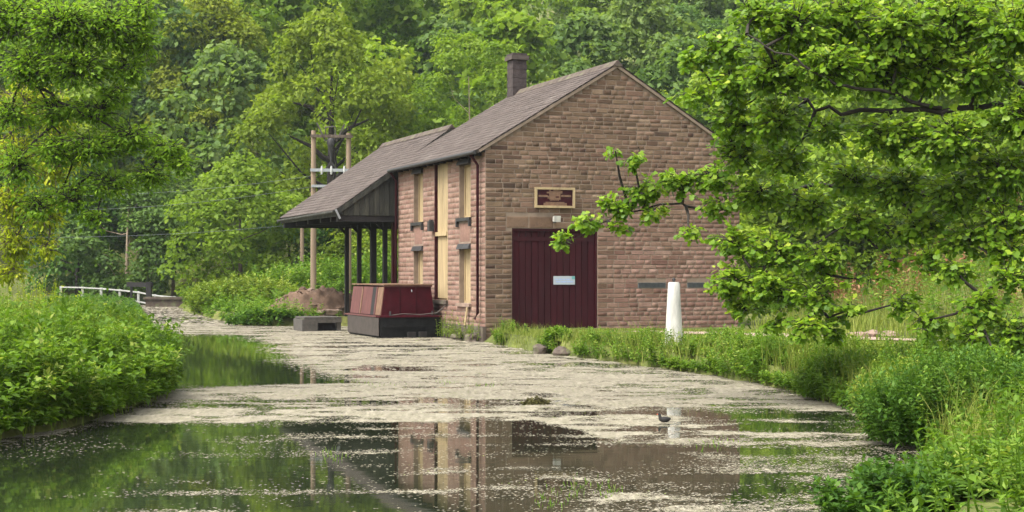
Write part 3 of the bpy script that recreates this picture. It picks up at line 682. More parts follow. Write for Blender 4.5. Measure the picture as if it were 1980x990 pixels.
hx = W(606, 540, 72.0); hp = empty('utility_pole', (hx[0], 72.0, ground(hx[0], 72.0)), math.radians(8)); tag(hp, 'pale wooden twin pole frame with crossbars and transformer behind the shelter', 'utility pole')
MB().tube([(0, 0, -.5), (0, 0, 8.2)], [.15, .115], 10).build('pole', M['pole_wood'], hp)
MB().tube([(1.62, 0, -.5), (1.62, 0, 8.1)], [.15, .115], 10).build('pole', M['pole_wood'], hp)
box('crossbar', (-.15, -.20, 6.28), (1.80, -.13, 6.42), M['steel'], hp)
box('crossbar', (-.1, -.20, 5.55), (1.75, -.13, 5.67), M['steel'], hp)
box('crossbar', (-.15, -.19, 7.86), (1.8, -.12, 8.0), M['bark'], hp)
for x_ in (0.38, 0.82, 1.42):
    MB().tube([(x_, -.17, 6.15), (x_, -.17, 6.3), (x_, -.17, 6.36), (x_, -.17, 6.55)], [.04, .07, .07, .035], 8).build('insulator', M['insul'], hp)
MB().tube([(.8, -.05, 6.75), (.8, -.05, 7.1), (.8, -.05, 7.45), (.8, -.05, 7.75), (.8, -.05, 7.84)], [.04, .08, .15, .22, .14], 10).build('transformer', M['iron'], hp)
MB().bar((.55, -.1, 7.7), (.15, -.1, 8.55), .07).build('strut', M['grey_wood'], hp); MB().bar((1.05, -.1, 7.7), (1.42, -.1, 8.5), .07).build('strut', M['grey_wood'], hp)
MB().tube([(.55, -.1, 8.0), (.55, -.1, 8.35), (1.0, -.1, 8.38), (1.0, -.1, 8.0)], .035, 6).build('strut', M['grey_wood'], hp)
MB().bar((.8, -.1, 6.75), (.5, -.1, 6.3), .06).build('strut', M['iron'], hp); MB().bar((.8, -.1, 6.75), (1.1, -.1, 6.35), .06).build('strut', M['iron'], hp)
tp = W(584, 500, 84.0); t3 = empty('utility_pole', (tp[0], 84, ground(tp[0], 84.0))); tag(t3, 'short thin wooden pole left of the twin pole frame', 'pole')
MB().tube([(0, 0, -.4), (0, 0, 4.5)], [.12, .10], 8).build('shaft', M['pole_wood'], t3)
MB().bar((-.25, 0, 4.2), (.25, 0, 4.2), .08).build('crossbar', M['grey_wood'], t3)
def wire(a, b, sag, label):
    pts = [np.array(a) * (1 - t) + np.array(b) * t - np.array([0, 0, sag * 4 * t * (1 - t)]) for t in np.linspace(0, 1, 17)]
    tag(MB().tube(pts, .008, 4).build('wire', M['lead'], None), label, 'wire')
q = np.array([hx[0], 72, ground(hx[0], 72.)])
wire(q + [0.38, -.17, 6.15], W(-80, 372, 78), .5, 'upper thin wire strung left from the twin poles over the canal')
wire(q + [0.1, -.17, 5.6], W(-80, 402, 78), .5, 'middle thin wire strung left from the twin poles over the canal')
wire(q + [0.0, -.15, 3.9], W(-80, 456, 78), .3, 'lowest pale wire strung left from the twin poles')

fn = empty('railing', (0, 0, 0)); tag(fn, 'white post and rail fence across the far end of the canal', 'fence')
fa = [(118, 555, 96), (160, 556, 95), (196, 558, 94), (232, 561, 93), (268, 565, 92), (300, 571, 91), (338, 575, 90), (372, 578, 89)]
fpts = [W(*q_) for q_ in fa]
for q_ in fpts:
    gz_ = max(0.0, float(ground(q_[0], q_[1])))
    box('post', (q_[0] - .07, q_[1] - .07, min(gz_, q_[2] - 1.0) - .2), (q_[0] + .07, q_[1] + .07, q_[2] + .06), M['fence_white'], fn)
for a_, b_ in zip(fpts[:-1], fpts[1:]):
    MB().bar(a_ + [0, -.11, 0], b_ + [0, -.11, 0], .05, .08).build('rail', M['fence_white'], fn)
    MB().bar(a_ + [0, -.11, -.55], b_ + [0, -.11, -.55], .05, .08).build('rail', M['fence_white'], fn)
sw = W(288, 578, 88.); sb = empty('swing_beam', (sw[0], 88., 0.2)); tag(sb, 'dark timber beam on a dark post beside the white fence', 'beam')
box('post', (-.14, -.14, -.5), (.14, .14, EYE - (545 - 527) / FPX * 88 - .2), M['black_wood'], sb)
MB().bar((0.2, 0, 1.02), (-1.3, .3, 1.05), .22, .26).build('arm', M['black_wood'], sb)
box('post', (-1.12, .2, -.3), (-1.0, .34, .92), M['black_wood'], sb)
fb = W(340, 596, 87.0); fbk = MB().box((fb[0] - 1.6, 86.6, -.4), (fb[0] + 1.5, 87.6, .42)).box((fb[0] - 1.7, 86.5, .421), (fb[0] + 1.6, 87.7, .55)).build('stone_abutment', M['bank_stone']); tag(fbk, 'low brown stone abutment closing the far end of the canal', 'abutment')

# soil heap with rubble
hm = W(604, 600, 58.5); me_v = []; me_f = []
NG = 34
gx_, gy_ = np.meshgrid(np.linspace(-2.0, 2.0, NG), np.linspace(-1.1, 1.3, NG))
rad = np.sqrt((gx_ / 1.85) ** 2 + (gy_ / 1.05) ** 2)
hh = np.clip(1 - rad ** 2.2, -0.25, 1) * .88 * (0.75 + .5 * fbm(gx_ * 1.3 + 7, gy_ * 1.3, 21)) + .45 * (fbm(gx_ * 2.6, gy_ * 2.6, 22) - .5) * (rad < 1.05) + 0.07 * RNG.normal(0, 1, gx_.shape) * (rad < 1)
ii = np.arange(NG * NG).reshape(NG, NG)
em = obj_np('soil_heap', np.stack([gx_ + hm[0] + 0.1, gy_ + 58.5, 0.36 + hh], -1), np.stack([ii[:-1, :-1], ii[:-1, 1:], ii[1:, 1:], ii[1:, :-1]], -1).reshape(-1, 4), M['earth'])
tag(em, 'heap of brown soil beside the shelter and twin poles', 'soil heap')
for i in range(34):
    a_ = random.uniform(0, 6.28); q_ = random.random() ** .5 * .9; ix_ = int((q_ * math.cos(a_) * 1.85 + 2) / 4 * (NG - 1)); iy_ = int((q_ * math.sin(a_) * 1.05 + 1.1) / 2.4 * (NG - 1))
    r_ = random.uniform(.05, .14); rock('clod', (hm[0] + .1 + gx_[iy_, ix_], 58.5 + gy_[iy_, ix_], .36 + hh[iy_, ix_]), (r_ * 1.3, r_, r_ * .8), M['rubble'] if i % 3 == 0 else M['earth'], em, 200 + i)
for i, (px_, py_, Y_, r_, lb) in enumerate(((640, 592, 57.3, (.30, .22, .16), 'largest pale stone at the foot of the soil heap'), (622, 597, 57.2, (.20, .17, .12), 'pale stone left of the largest one below the soil heap'), (655, 588, 57.4, (.18, .15, .12), 'small pale stone at the right foot of the soil heap'))):
    w_ = W(px_, py_, Y_); tag(rock('loose_stone', (w_[0], Y_, .44), r_, M['rubble'], None, 40 + i), lb, 'stone')
# stone edging along the lawn's water edge
for i, (px_, py_, r_, lb) in enumerate(((885, 648, (.30, .18, .14), 'flat stone at the foot of the canal wall'), (912, 652, (.24, .18, .17), 'stone at the warehouse corner by the water'), (1045, 676, (.25, .17, .17), 'left brown edging stone below the maroon door'), (1092, 680, (.22, .17, .17), 'right brown edging stone below the maroon door'))):
    Y_ = EYE * FPX / (py_ + 9 - 527); w_ = W(px_, py_, Y_)
    tag(rock('edging_stone', (w_[0], Y_ + .28, .06), r_, M['bank_stone'], None, 60 + i), lb, 'stone')
for i, (px_, py_, r_, lb) in enumerate(((1660, 642, (.28, .2, .13), 'grey rubble stone leftmost beside the pink path'), (1688, 643, (.34, .2, .14), 'middle grey rubble stone beside the pink path'), (1716, 645, (.26, .2, .15), 'rightmost grey rubble stone beside the pink path'))):
    Y_ = 38.3; w_ = W(px_, py_, Y_); tag(rock('rubble_stone', (w_[0], Y_, float(ground(w_[0], Y_)) + .05), r_, M['rubble'], None, 80 + i), lb, 'stone')

# ------------------------------------------------------------------ foliage helpers
def norm(a): return a / np.maximum(np.linalg.norm(a, axis=-1, keepdims=True), 1e-9)
def leaves(P, T_, N, ln, wd, fold=0.12):
    """folded leaf quads: base P, direction T_, rough normal N"""
    T_ = norm(T_); B = norm(np.cross(N, T_)); N = np.cross(T_, B)
    ln = np.asarray(ln)[:, None]; wd = np.asarray(wd)[:, None]
    mid = P + T_ * ln * 0.45
    a = P; b = mid + B * wd * .5 + N * wd * fold; c = P + T_ * ln - N * ln * 0.10; d = mid - B * wd * .5 + N * wd * fold
    V = np.stack([a, b, c, d], 1).reshape(-1, 3)
    F_ = np.arange(len(P) * 4).reshape(-1, 4)
    return V, F_
LOBE = np.array([(0, 0), (.50, .14), (.30, .44), (.36, .80), (0, 1.0), (-.36, .80), (-.30, .44), (-.50, .14)])
def lobed(P, T_, N, ln, fold=.1):
    T_ = norm(T_); B = norm(np.cross(N, T_)); N = np.cross(T_, B); ln = np.asarray(ln)[:, None, None]
    k = len(LOBE)
    o = LOBE[None, :, :]
    V = P[:, None, :] + (B[:, None, :] * o[:, :, :1] + T_[:, None, :] * o[:, :, 1:]) * ln + N[:, None, :] * (np.abs(o[:, :, :1]) * fold - o[:, :, 1:] ** 2 * .18) * ln
    c = P + (T_ * .36) * ln[:, 0]
    V = np.concatenate([V, c[:, None, :]], 1)
    n_ = len(P); base = (np.arange(n_) * (k + 1))[:, None, None]
    tri = np.array([(i, (i + 1) % k, k) for i in range(k)])[None]
    F_ = (base + tri).reshape(-1, 3)
    return V.reshape(-1, 3), F_, k
def rand_dir(n_, rng): return norm(rng.normal(0, 1, (n_, 3)))
def crown(rng, lumps, n_leaves, ls, droop=.25, shell=.70, up=.55):
    """leaf clumps: leaves scattered through the outer shells of many small lumps"""
    L = np.asarray(lumps); wgt = (L[:, 3] ** 2); wgt = wgt / wgt.sum()
    k = rng.choice(len(L), n_leaves, p=wgt)
    d = rand_dir(n_leaves, rng); d[:, 2] = np.where(d[:, 2] < -.35, -d[:, 2], d[:, 2])
    r = (shell + (1.05 - shell) * rng.random(n_leaves) ** .6)
    # sub-clumps: bumps on each lump
    bump_ = 1 + .22 * np.sin(d[:, 0] * 7 + k * 1.7) * np.sin(d[:, 1] * 7 + k * 2.3) + .12 * np.sin(d[:, 2] * 11 + k)
    P = L[k, :3] + d * (L[k, 3] * r * bump_)[:, None] * np.array([1, 1, .78])
    N = norm(d * .6 + np.array([0, 0, up]) + rng.normal(0, .45, (n_leaves, 3)))
    T_ = norm(np.cross(N, rng.normal(0, 1, (n_leaves, 3))) + d * .5 - np.array([0, 0, droop]))
    s = ls * rng.uniform(.6, 1.35, n_leaves)
    V, F_ = leaves(P, T_, N, s, s * .75, .15)
    lump_t = rng.uniform(-.2, .2, len(L))
    tone = np.clip(.45 + lump_t[k] + rng.normal(0, .17, n_leaves), 0, 1)
    return V, F_, tone
def tree_lumps(rng, H, R, z0, n_, rl=(.16, .30), shape='round'):
    out_ = []
    for i in range(n_):
        u = rng.random(); a = rng.uniform(0, 2 * math.pi)
        if shape == 'round': prof = math.sin(math.pi * min(1, .12 + .86 * u)) ** .65
        elif shape == 'cone': prof = (1 - u) ** .8 + .08
        else: prof = .75 + .25 * math.sin(3 * u)
        rr = R * prof * math.sqrt(rng.uniform(.25, 1)) * .88
        out_.append((rr * math.cos(a), rr * math.sin(a), z0 + (H - z0) * u, R * rng.uniform(*rl)))
    return np.array(out_)
def tree_wood(rng, lumps, H, R, r0, base=0.0, n_limbs=14, front=0):
    mb = MB(); lean = rng.normal(0, .03 * H, 2)
    tz = [0, .15, .35, .6, .85]
    tr = [np.array([lean[0] * t * t, lean[1] * t * t, base + H * t]) for t in tz]
    mb.tube(tr, [r0 * 1.25, r0, r0 * .8, r0 * .5, r0 * .18], 8, False)
    for i in rng.choice(len(lumps), min(n_limbs, len(lumps)), replace=False):
        e = lumps[i, :3]; t = np.clip((e[2] / H) - rng.uniform(.15, .35), .14, .75)
        s = np.array([np.interp(t, tz, [q_[j] for q_ in tr]) for j in range(3)])
        m_ = s * .5 + e * .5 + np.array([0, 0, -.05 * H * rng.random()]) + rng.normal(0, .02 * H, 3)
        rb = r0 * .42 * (1 - t * .6)
        mb.tube([s, s * .75 + m_ * .25 + rng.normal(0, .01 * H, 3), m_, e], [rb, rb * .8, rb * .55, rb * .15], 5, False)
    for i in range(front):      # boughs showing in the open front of the crown
        sg_ = -1 if i % 2 else 1; t = .30 + .07 * i
        a_ = np.array([np.interp(t, tz, [q_[j] for q_ in tr]) for j in range(3)])
        b_ = a_ + np.array([sg_ * rng.uniform(.8, 1.3), -.7, rng.uniform(.4, .9)]); c_ = b_ + np.array([sg_ * rng.uniform(.9, 1.6), -.6, rng.uniform(.2, 1.2)])
        mb.tube([a_, a_ * .5 + b_ * .5 - np.array([0, 0, .12]), b_, c_], [r0 * .5, r0 * .4, r0 * .3, r0 * .1], 6, False)
    return mb
def tree_variant(seed, H, R, z0, n_lumps, n_leaves, ls, shape='round', r0=.22, rl=(.16, .30), gap=None):
    rng = np.random.default_rng(seed)
    L = tree_lumps(rng, H, R, z0, n_lumps, rl, shape)
    if gap: L = L[~((np.abs(L[:, 0]) < gap[0]) & (L[:, 1] < gap[1]) & (L[:, 2] > gap[2] * H) & (L[:, 2] < gap[3] * H))]
    V, F_, tone = crown(rng, L, n_leaves, ls)
    cm = np_mesh('crown', V, F_, tone)
    wm = tree_wood(rng, L, H, R, r0, 0.0, 14, 6 if gap and r0 > .25 else 0)
    wme = bpy.data.meshes.new('trunk'); wme.from_pydata(wm.v, [], wm.f); wme.polygons.foreach_set('use_smooth', wm.sm)
    return cm, wme, (V, F_, tone, wm)

# ------------------------------------------------------------------ woodland on the hillside
VAR = [tree_variant(101, 14, 5.2, 2.4, 75, 17000, .30), tree_variant(102, 16, 5.0, 3.5, 80, 17000, .30),
       tree_variant(103, 11, 4.6, 1.5, 60, 14000, .28), tree_variant(104, 17, 4.2, 3.0, 70, 15000, .30, 'col'),
       tree_variant(105, 6, 3.4, .4, 40, 9000, .24, 'round', .12, (.2, .36)), tree_variant(106, 15, 4.4, 1.0, 75, 15000, .28, 'cone'),
       tree_variant(107, 14, 5.2, 2.4, 85, 18000, .28, 'round', .36, (.16, .27), (1.9, 1.0, .36, .64)), tree_variant(108, 17, 4.6, 3.0, 80, 15000, .28, 'col', .13, (.15, .26), (1.5, 1.2, .2, .85))]
def place_tree(name, var, px, Y, scale, mat, bark, label, group=None, zs=1.0, rot=None, dz=0.0):
    x = (px - 990) / FPX * Y
    e = empty(name, (x, Y, float(ground(x, Y)) - .1 + dz), rot if rot is not None else random.uniform(0, 6.28))
    e.scale = (scale, scale, scale * zs)
    cm, wm, _ = VAR[var]
    c = link(bpy.data.objects.new('crown', cm), e); t = link(bpy.data.objects.new('trunk', wm), e)
    for o, mt in ((c, mat), (t, bark)):
        if not o.data.materials: o.data.materials.append(None)
        o.material_slots[0].link = 'OBJECT'; o.material_slots[0].material = M[mt]
    tag(e, label, 'tree', group); return e
TR = [
 (6, 640, 93, 1.02, 'leaf_light', 'bark_dark', 'large light green spreading tree behind the twin poles', 1.15),
 (4, 465, 86, 1.15, 'leaf_light', 'bark', 'rounded light green tree left of the shelter roof', 1.05),
 (1, 400, 112, 1.0, 'leaf_wood', 'bark', 'tall mid green tree left of the large spreading tree', 1.1),
 (7, 912, 97, .92, 'leaf_light', 'bark_pale', 'tall pale trunked tree left of the chimney', 1.05),
 (0, 1070, 104, .85, 'leaf_light', 'bark', 'light green tree just right of the chimney behind the ridge', 1.05),
 (5, 1235, 150, 1.25, 'leaf_haze', 'bark', 'dark bluish pointed tree above the gable peak', 1.1),
 (2, 1330, 135, 1.0, 'leaf_haze', 'bark', 'bluish green tree right of the gable peak', 1.1),
 (2, 800, 92, .78, 'leaf_wood', 'bark_dark', 'mid green tree above the shelter ridge', 1.0),
 (4, 245, 97, 1.15, 'leaf_dark', 'bark_pale', 'dark low tree with pale trunk behind the white fence', 1.0),
 (3, 335, 101, .55, 'leaf_dark', 'bark_pale', 'slim dark tree with pale stem above the white fence', .85),
 (4, 150, 100, 1.2, 'leaf_dark', 'bark_dark', 'dark low tree at the left end of the white fence', 1.2),
 (4, 560, 92, .95, 'leaf_dark', 'bark_dark', 'dark shrubby tree behind the short thin pole', 1.0),
 (2, 260, 118, 1.0, 'leaf_wood', 'bark', 'mid green tree high behind the white fence', 1.05),
 (1, 500, 128, 1.0, 'leaf_wood', 'bark', 'tall tree on the slope above the rounded light tree', 1.05),
 (1, 760, 122, 1.0, 'leaf_wood', 'bark', 'tall tree on the slope left of the pale trunked tree', 1.05),
 (4, 700, 88, .75, 'leaf_wood', 'bark_dark', 'small green tree under the shelter eaves behind the right pole', 1.0),
]
for (v, px, Y, s, mt, bk, lb, zs) in TR: place_tree('woodland_tree', v, px, Y, s, mt, bk, lb, 'trees at the foot of the wooded hillside', zs, 0.0 if v > 5 else None)
# the rest of the wood reads as one mass
rng = np.random.default_rng(77)
def mass(name, spots, mat, label):
    Vs, Fs, Ts, off = [], [], [], 0
    for (x, Y, s, v) in spots:
        V, F_, tone, _ = VAR[v][2]
        fr = min(1, .27 * (120 / Y) + .06); keep = rng.random(len(F_)) < fr
        V = V.reshape(-1, 4, 3)[keep]; t = tone[keep]
        ctr = V.mean(1, keepdims=True); V = ctr + (V - ctr) * (1 / math.sqrt(max(.3, fr)))
        a = rng.uniform(0, 6.28); ca, sa = math.cos(a), math.sin(a)
        back = (V[:, 0, 0] * sa + V[:, 0, 1] * ca) < 2.2; V, t = V[back], t[back]
        R_ = np.array([[math.cos(a), -math.sin(a), 0], [math.sin(a), math.cos(a), 0], [0, 0, 1.08]])
        V = V.reshape(-1, 3) @ R_.T * s + np.array([x, Y, float(ground(x, Y)) - .2])
        Vs.append(V); Fs.append(np.arange(len(V)).reshape(-1, 4) + off); off += len(V)
        Ts.append(np.clip(t + rng.normal(0, .24), 0, 1))
    o = obj_np(name, np.concatenate(Vs), np.concatenate(Fs), M[mat], None, np.concatenate(Ts)); tag(o, label, 'wood', None, 'stuff'); return o
s1, s2 = [], []
for Y, st in ((108, 6.5), (120, 7), (134, 8), (150, 9), (174, 11)):
    half = 990 / FPX * Y + 6; x = -half
    while x < half:
        xx = x + rng.normal(0, 1.6); yy = Y + rng.normal(0, 3.0)
        px = 990 + xx / yy * FPX
        sc_ = rng.uniform(.85, 1.15) * (1 + (Y - 108) / 300)
        v = int(rng.choice([0, 1, 2, 3, 5], p=[.32, .26, .2, .12, .1]))
        if px < 1800 or Y < 150:
            (s2 if (px > 1120 or rng.random() < .22) else s1).append((xx, yy, sc_, v))
        x += st
for (px, Y) in ((1290, 112), (1380, 96), (1450, 88), (1530, 84), (1600, 90), (1680, 80), (1760, 86), (1840, 78), (1930, 82), (2010, 76), (1480, 108), (1640, 106), (1800, 104), (1960, 100)):
    s1.append(((px - 990) / FPX * Y, Y, rng.uniform(.75, .95), int(rng.choice([0, 1, 2]))))
for i in range(16):
    px = 1440 + i * 38 + rng.normal(0, 12); Y = rng.uniform(60, 74); s1.append(((px - 990) / FPX * Y, Y, rng.uniform(.55, .9), 4))
mass('hillside_wood', s1, 'leaf_wood', 'mid green wood covering the hillside behind the warehouse')
mass('hillside_wood', s2, 'leaf_haze', 'bluish green wood on the far hillside to the right')

# ------------------------------------------------------------------ herbs, bushes and grasses on the banks
def herbs(rng, X, Y, H, n_lv, ll, lean=None, z=None, wr=.5, top=.15):
    n_ = len(X); Z = ground(X, Y) if z is None else z; Z = np.maximum(Z, -.05)
    base = np.stack([X, Y, Z], -1)
    ln_ = rng.normal(0, .12, (n_, 2)) + (lean if lean is not None else 0)
    tdir = np.concatenate([ln_, np.ones((n_, 1))], 1)
    u = (np.arange(n_lv)[None, :] + rng.random((n_, n_lv))) / n_lv
    u = top + (1 - top) * u
    P = base[:, None, :] + tdir[:, None, :] * (u ** 1.0 * H[:, None])[..., None]
    P[..., :2] += (ln_[:, None, :] * (u ** 2 * H[:, None] * .5)[..., None])
    ph = rng.uniform(0, 6.28, (n_, 1)) + np.arange(n_lv)[None, :] * 2.4 + rng.normal(0, .3, (n_, n_lv))
    elev = rng.normal(.10, .35, (n_, n_lv)) + .5 * (u > .9)
    T_ = np.stack([np.cos(ph) * np.cos(elev), np.sin(ph) * np.cos(elev), np.sin(elev)], -1)
    N = np.stack([-np.cos(ph) * np.sin(elev), -np.sin(ph) * np.sin(elev), np.cos(elev)], -1) + rng.normal(0, .25, T_.shape)
    l = ll * rng.uniform(.6, 1.3, (n_, n_lv)) * (1.15 - .55 * u)
    P = P.reshape(-1, 3); T_ = T_.reshape(-1, 3); N = N.reshape(-1, 3); l = l.ravel()
    V, F_ = leaves(P, T_, N, l, l * wr, .12)
    tone = np.clip(.42 + np.repeat(.55 * (fbm(X / .7, Y / .7, 17, 2) - .5), n_lv) + np.repeat(rng.normal(0, .2, n_), n_lv) + rng.normal(0, .16, len(l)) + .12 * (u.ravel() - .5), 0, 1)
    # stems
    tipp = base + tdir * H[:, None]; tipp[:, :2] += ln_ * H[:, None] * .5
    w_ = .006 + .004 * H
    sv = np.stack([base - np.stack([w_, 0 * w_, 0 * w_], -1), base + np.stack([w_, 0 * w_, 0 * w_], -1), tipp + np.array([.002, 0, 0]), tipp - np.array([.002, 0, 0])], 1).reshape(-1, 3)
    F2 = np.arange(n_ * 4).reshape(-1, 4) + len(V)
    return np.concatenate([V, sv]), np.concatenate([F_, F2]), np.concatenate([tone, np.full(n_, .35)])
def blades(rng, X, Y, H, w_=.006, bend=.35, z=None):
    n_ = len(X); Z = ground(X, Y) if z is None else z
    a = rng.uniform(0, 6.28, n_); b = rng.uniform(0, 6.28, n_)
    base = np.stack([X, Y, Z - .01], -1); s_ = np.stack([np.cos(a), np.sin(a), 0 * a], -1) * (w_ * rng.uniform(.7, 1.4, n_))[:, None]
    bd = np.stack([np.cos(b), np.sin(b), 0 * b], -1) * (H * bend * rng.uniform(.3, 1.3, n_))[:, None]
    up = np.stack([0 * H, 0 * H, H], -1)
    mid = base + up * .6 + bd * .35; tip = base + up + bd
    V = np.stack([base - s_, base + s_, mid + s_ * .6, tip, mid - s_ * .6], 1)
    V4 = np.stack([V[:, 0], V[:, 1], V[:, 2], V[:, 4], V[:, 4], V[:, 2], V[:, 3], V[:, 3] + np.array([.001, 0, 0])], 1).reshape(-1, 3)
    F_ = np.arange(n_ * 8).reshape(-1, 4)
    t = np.clip(rng.normal(.5, .2, n_), 0, 1)
    return V4, F_, np.repeat(t, 2)
def merge(parts):
    Vs, Fs, Ts, o = [], [], [], 0
    for V, F_, t in parts: Vs.append(V); Fs.append(F_ + o); Ts.append(t); o += len(V)
    return np.concatenate(Vs), np.concatenate(Fs), np.concatenate(Ts)
rng = np.random.default_rng(31)
# left bank: dense nettle-like growth leaning over the water
def left_patch(n_, y0, y1, d0, d1, hb, ll, n_lv, wr=.66):
    Y = rng.uniform(y0, y1, n_); d = d0 + (d1 - d0) * rng.random(n_) ** 1.3
    X = xl(Y) - d
    H = (hb[0] + (hb[1] - hb[0]) * sstep(-.2, 1.3, d)) * (.55 + .8 * fbm(X / .55, Y / .55, 51, 2)) * rng.uniform(.85, 1.12, n_)
    lean = np.stack([.13 * (1 - sstep(0, 1.2, d)), -.12 * (1 - sstep(0, 1.2, d))], -1)
    z = np.where(d < .25, .12, ground(X, Y))
    return herbs(rng, X, Y, H, n_lv, ll, lean, z, wr)
V, F_, t = merge([left_patch(2100, 14.5, 30, -.10, 1.5, (.62, .95), .15, 20), left_patch(900, 14.5, 29, -.22, .3, (.22, .5), .12, 12), left_patch(1800, 14.5, 29, .8, 5.0, (.86, .94), .15, 18)])
V2 = left_patch(800, 16, 30, .5, 4.5, (.80, 1.0), .10, 22, .3)
o = obj_np('bank_herbs', *V2[:2], M['herb_yellow'], None, V2[2]); tag(o, 'pale yellow green feathery growth topping the left bank', 'undergrowth', None, 'stuff')
o = obj_np('bank_herbs', V, F_, M['herb'], None, t); tag(o, 'dense bright green nettle growth along the left bank', 'undergrowth', None, 'stuff')
V, F_, t = merge([left_patch(1000, 30, 62, .1, 4.0, (.10, .26), .12, 12), left_patch(500, 60, 92, .1, 5.0, (.1, .22), .16, 10)])
o = obj_np('bank_herbs', V, F_, M['herb_dark'], None, t); tag(o, 'darker green growth farther along the left bank', 'undergrowth', None, 'stuff')
n_ = 4000; Y = rng.uniform(16, 34, n_); X = xl(Y) - rng.uniform(1.8, 6, n_)
V, F_, t = blades(rng, X, Y, rng.uniform(.6, 1.25, n_), .006, .22)
o = obj_np('tall_grass', V, F_, M['grass'], None, t); tag(o, 'tall pale grass rising above the left bank growth', 'grass', None, 'stuff')
# right bank: mixed clumps
def right_patch(n_, y0, y1, d0, d1, hb, ll, n_lv, seed, wr=.5, thr=None):
    Y = rng.uniform(y0, y1, n_); d = d0 + (d1 - d0) * rng.random(n_)
    X = xr(Y) + d
    cl = fbm(X / .9, Y / .9, seed, 2)
    if thr is not None:
        k_ = cl > thr; X, Y, d, cl = X[k_], Y[k_], d[k_], cl[k_]
    H = (hb[0] + (hb[1] - hb[0]) * sstep(.3, .72, cl)) * rng.uniform(.8, 1.15, len(X))
    lean = np.stack([-.22 * (1 - sstep(0, .8, d)), -.1 * (1 - sstep(0, .8, d))], -1)
    z = np.where(d < .2, .06, ground(X, Y))
    return herbs(rng, X, Y, H, n_lv, ll, lean, z, wr)
V, F_, t = merge([right_patch(1400, 21, 31.5, -.12, 1.7, (.18, .5), .11, 24, 61, .45), right_patch(420, 32, 42.3, -.1, .5, (.10, .34), .10, 16, 62, .5, .52), right_patch(1100, 7.5, 21, -.05, 4.4, (.3, .75), .10, 28, 66, .45)])
o = obj_np('bank_herbs', V, F_, M['herb'], None, t); tag(o, 'mixed bright green plants along the right bank before the lawn', 'undergrowth', None, 'stuff')
V, F_, t = merge([right_patch(1100, 17.5, 30, .4, 3.4, (.2, .55), .10, 26, 63, .3), right_patch(500, 22, 36, 1.0, 5.0, (.08, .2), .10, 14, 64, .3, .45)])
o = obj_np('bank_herbs', V, F_, M['herb_yellow'], None, t); tag(o, 'yellowish feathery plants behind the right bank edge', 'undergrowth', None, 'stuff')
def bush(name, px, py_top, Y, rx, ry, mat, label, n_, ll, wr=.5, lv=26):
    x = (px - 990) / FPX * Y
    top = EYE - (py_top - 527) / FPX * Y
    a = rng.uniform(0, 6.28, n_); r = np.sqrt(rng.random(n_)); X = x + rx * r * np.cos(a); Yy = Y + ry * r * np.sin(a)
    z = np.maximum(ground(X, Yy), .05)
    H = np.maximum((top - z), .25) * (1 - .55 * r ** 2.2) * rng.uniform(.78, 1.06, n_)
    lean = np.stack([.35 * r ** 2 * np.cos(a), .35 * r ** 2 * np.sin(a)], -1)
    V, F_, t = herbs(rng, X, Yy, H, lv, ll, lean, z, wr, .08)
    o = obj_np(name, V, F_, M[mat], None, t); tag(o, label, 'bush'); return o
bush('bush', 1880, 668, 17.2, 1.1, .9, 'herb_dark', 'large dark green bush on the right bank nearest the tree', 620, .10, .5, 34)
bush('bush', 1765, 690, 19.0, .62, .6, 'herb_yellow', 'yellow green bush left of the large dark bush', 300, .09, .34, 34)
bush('bush', 1640, 676, 23.5, .7, .7, 'herb', 'rounded bright green bush left of the yellow green bush', 320, .11, .45, 30)
bush('bush', 1530, 662, 27.2, .8, .7, 'herb', 'green bush at the water right of the white post', 300, .12, .45, 28)
bush('bush', 1400, 640, 30.5, .6, .6, 'herb', 'bushy green clump just right of the white post', 260, .12, .45, 26)
bush('bush', 1252, 632, 33.0, .22, .35, 'herb', 'upright green clump just left of the white post', 120, .13, .5, 22)
bush('bush', 1080, 632, 37.0, .28, .28, 'herb', 'small green clump at the water below the maroon door', 80, .13, .55, 20)
bush('bush', 1800, 880, 11.4, .75, .55, 'herb_dark', 'dark leafy plant in the lower right foreground', 240, .11, .55, 26)
bush('bush', 1940, 850, 11.6, .8, .6, 'herb', 'bright leafy plant at the right edge of the foreground', 280, .10, .5, 28)
bush('bush', 1900, 600, 24.0, .9, .8, 'herb', 'pale green bush under the tree at the right edge', 330, .12, .5, 28)
bush('bush', 430, 545, 78.0, 1.7, 1.6, 'herb_yellow', 'olive bush at the far right end of the canal by the white fence', 300, .32, .5, 26)
bush('bush', 480, 530, 70.0, 2.3, 1.8, 'herb_yellow', 'yellow green bush left of the soil heap', 380, .28, .5, 26)
bush('bush', 555, 505, 74.0, 1.8, 1.6, 'herb', 'tall green bush behind the soil heap', 330, .30, .5, 26)
bush('bush', 640, 490, 78.0, 2.4, 1.6, 'herb', 'bright green bush seen between the shelter posts', 420, .30, .5, 26)
bush('bush', 745, 470, 80.0, 2.0, 1.6, 'herb', 'bright green bush behind the right shelter posts', 380, .30, .5, 26)
bush('bush', 515, 597, 56.3, 1.4, .7, 'herb_dark', 'low dark growth overhanging the water left of the landing stage', 260, .16, .5, 20)
n_ = 3500; Y = rng.uniform(12, 42, n_); X = xr(Y) + rng.uniform(-.15, 1.6, n_) * rng.random(n_)
V, F_, t = blades(rng, X, Y, rng.uniform(.15, .62, n_) * np.where(Y > 33, .55, 1) * (.5 + fbm(X / .8, Y / .8, 44)), .006, .5, np.maximum(ground(X, Y), .02))
o = obj_np('bank_grass', V, F_, M['grass'], None, t); tag(o, 'fine pale grass fringing the right bank waterline', 'grass', None, 'stuff')
n_ = 2500; Y = rng.uniform(15, 29, n_); d = rng.uniform(-.2, 2.4, n_); X = xl(Y) - d
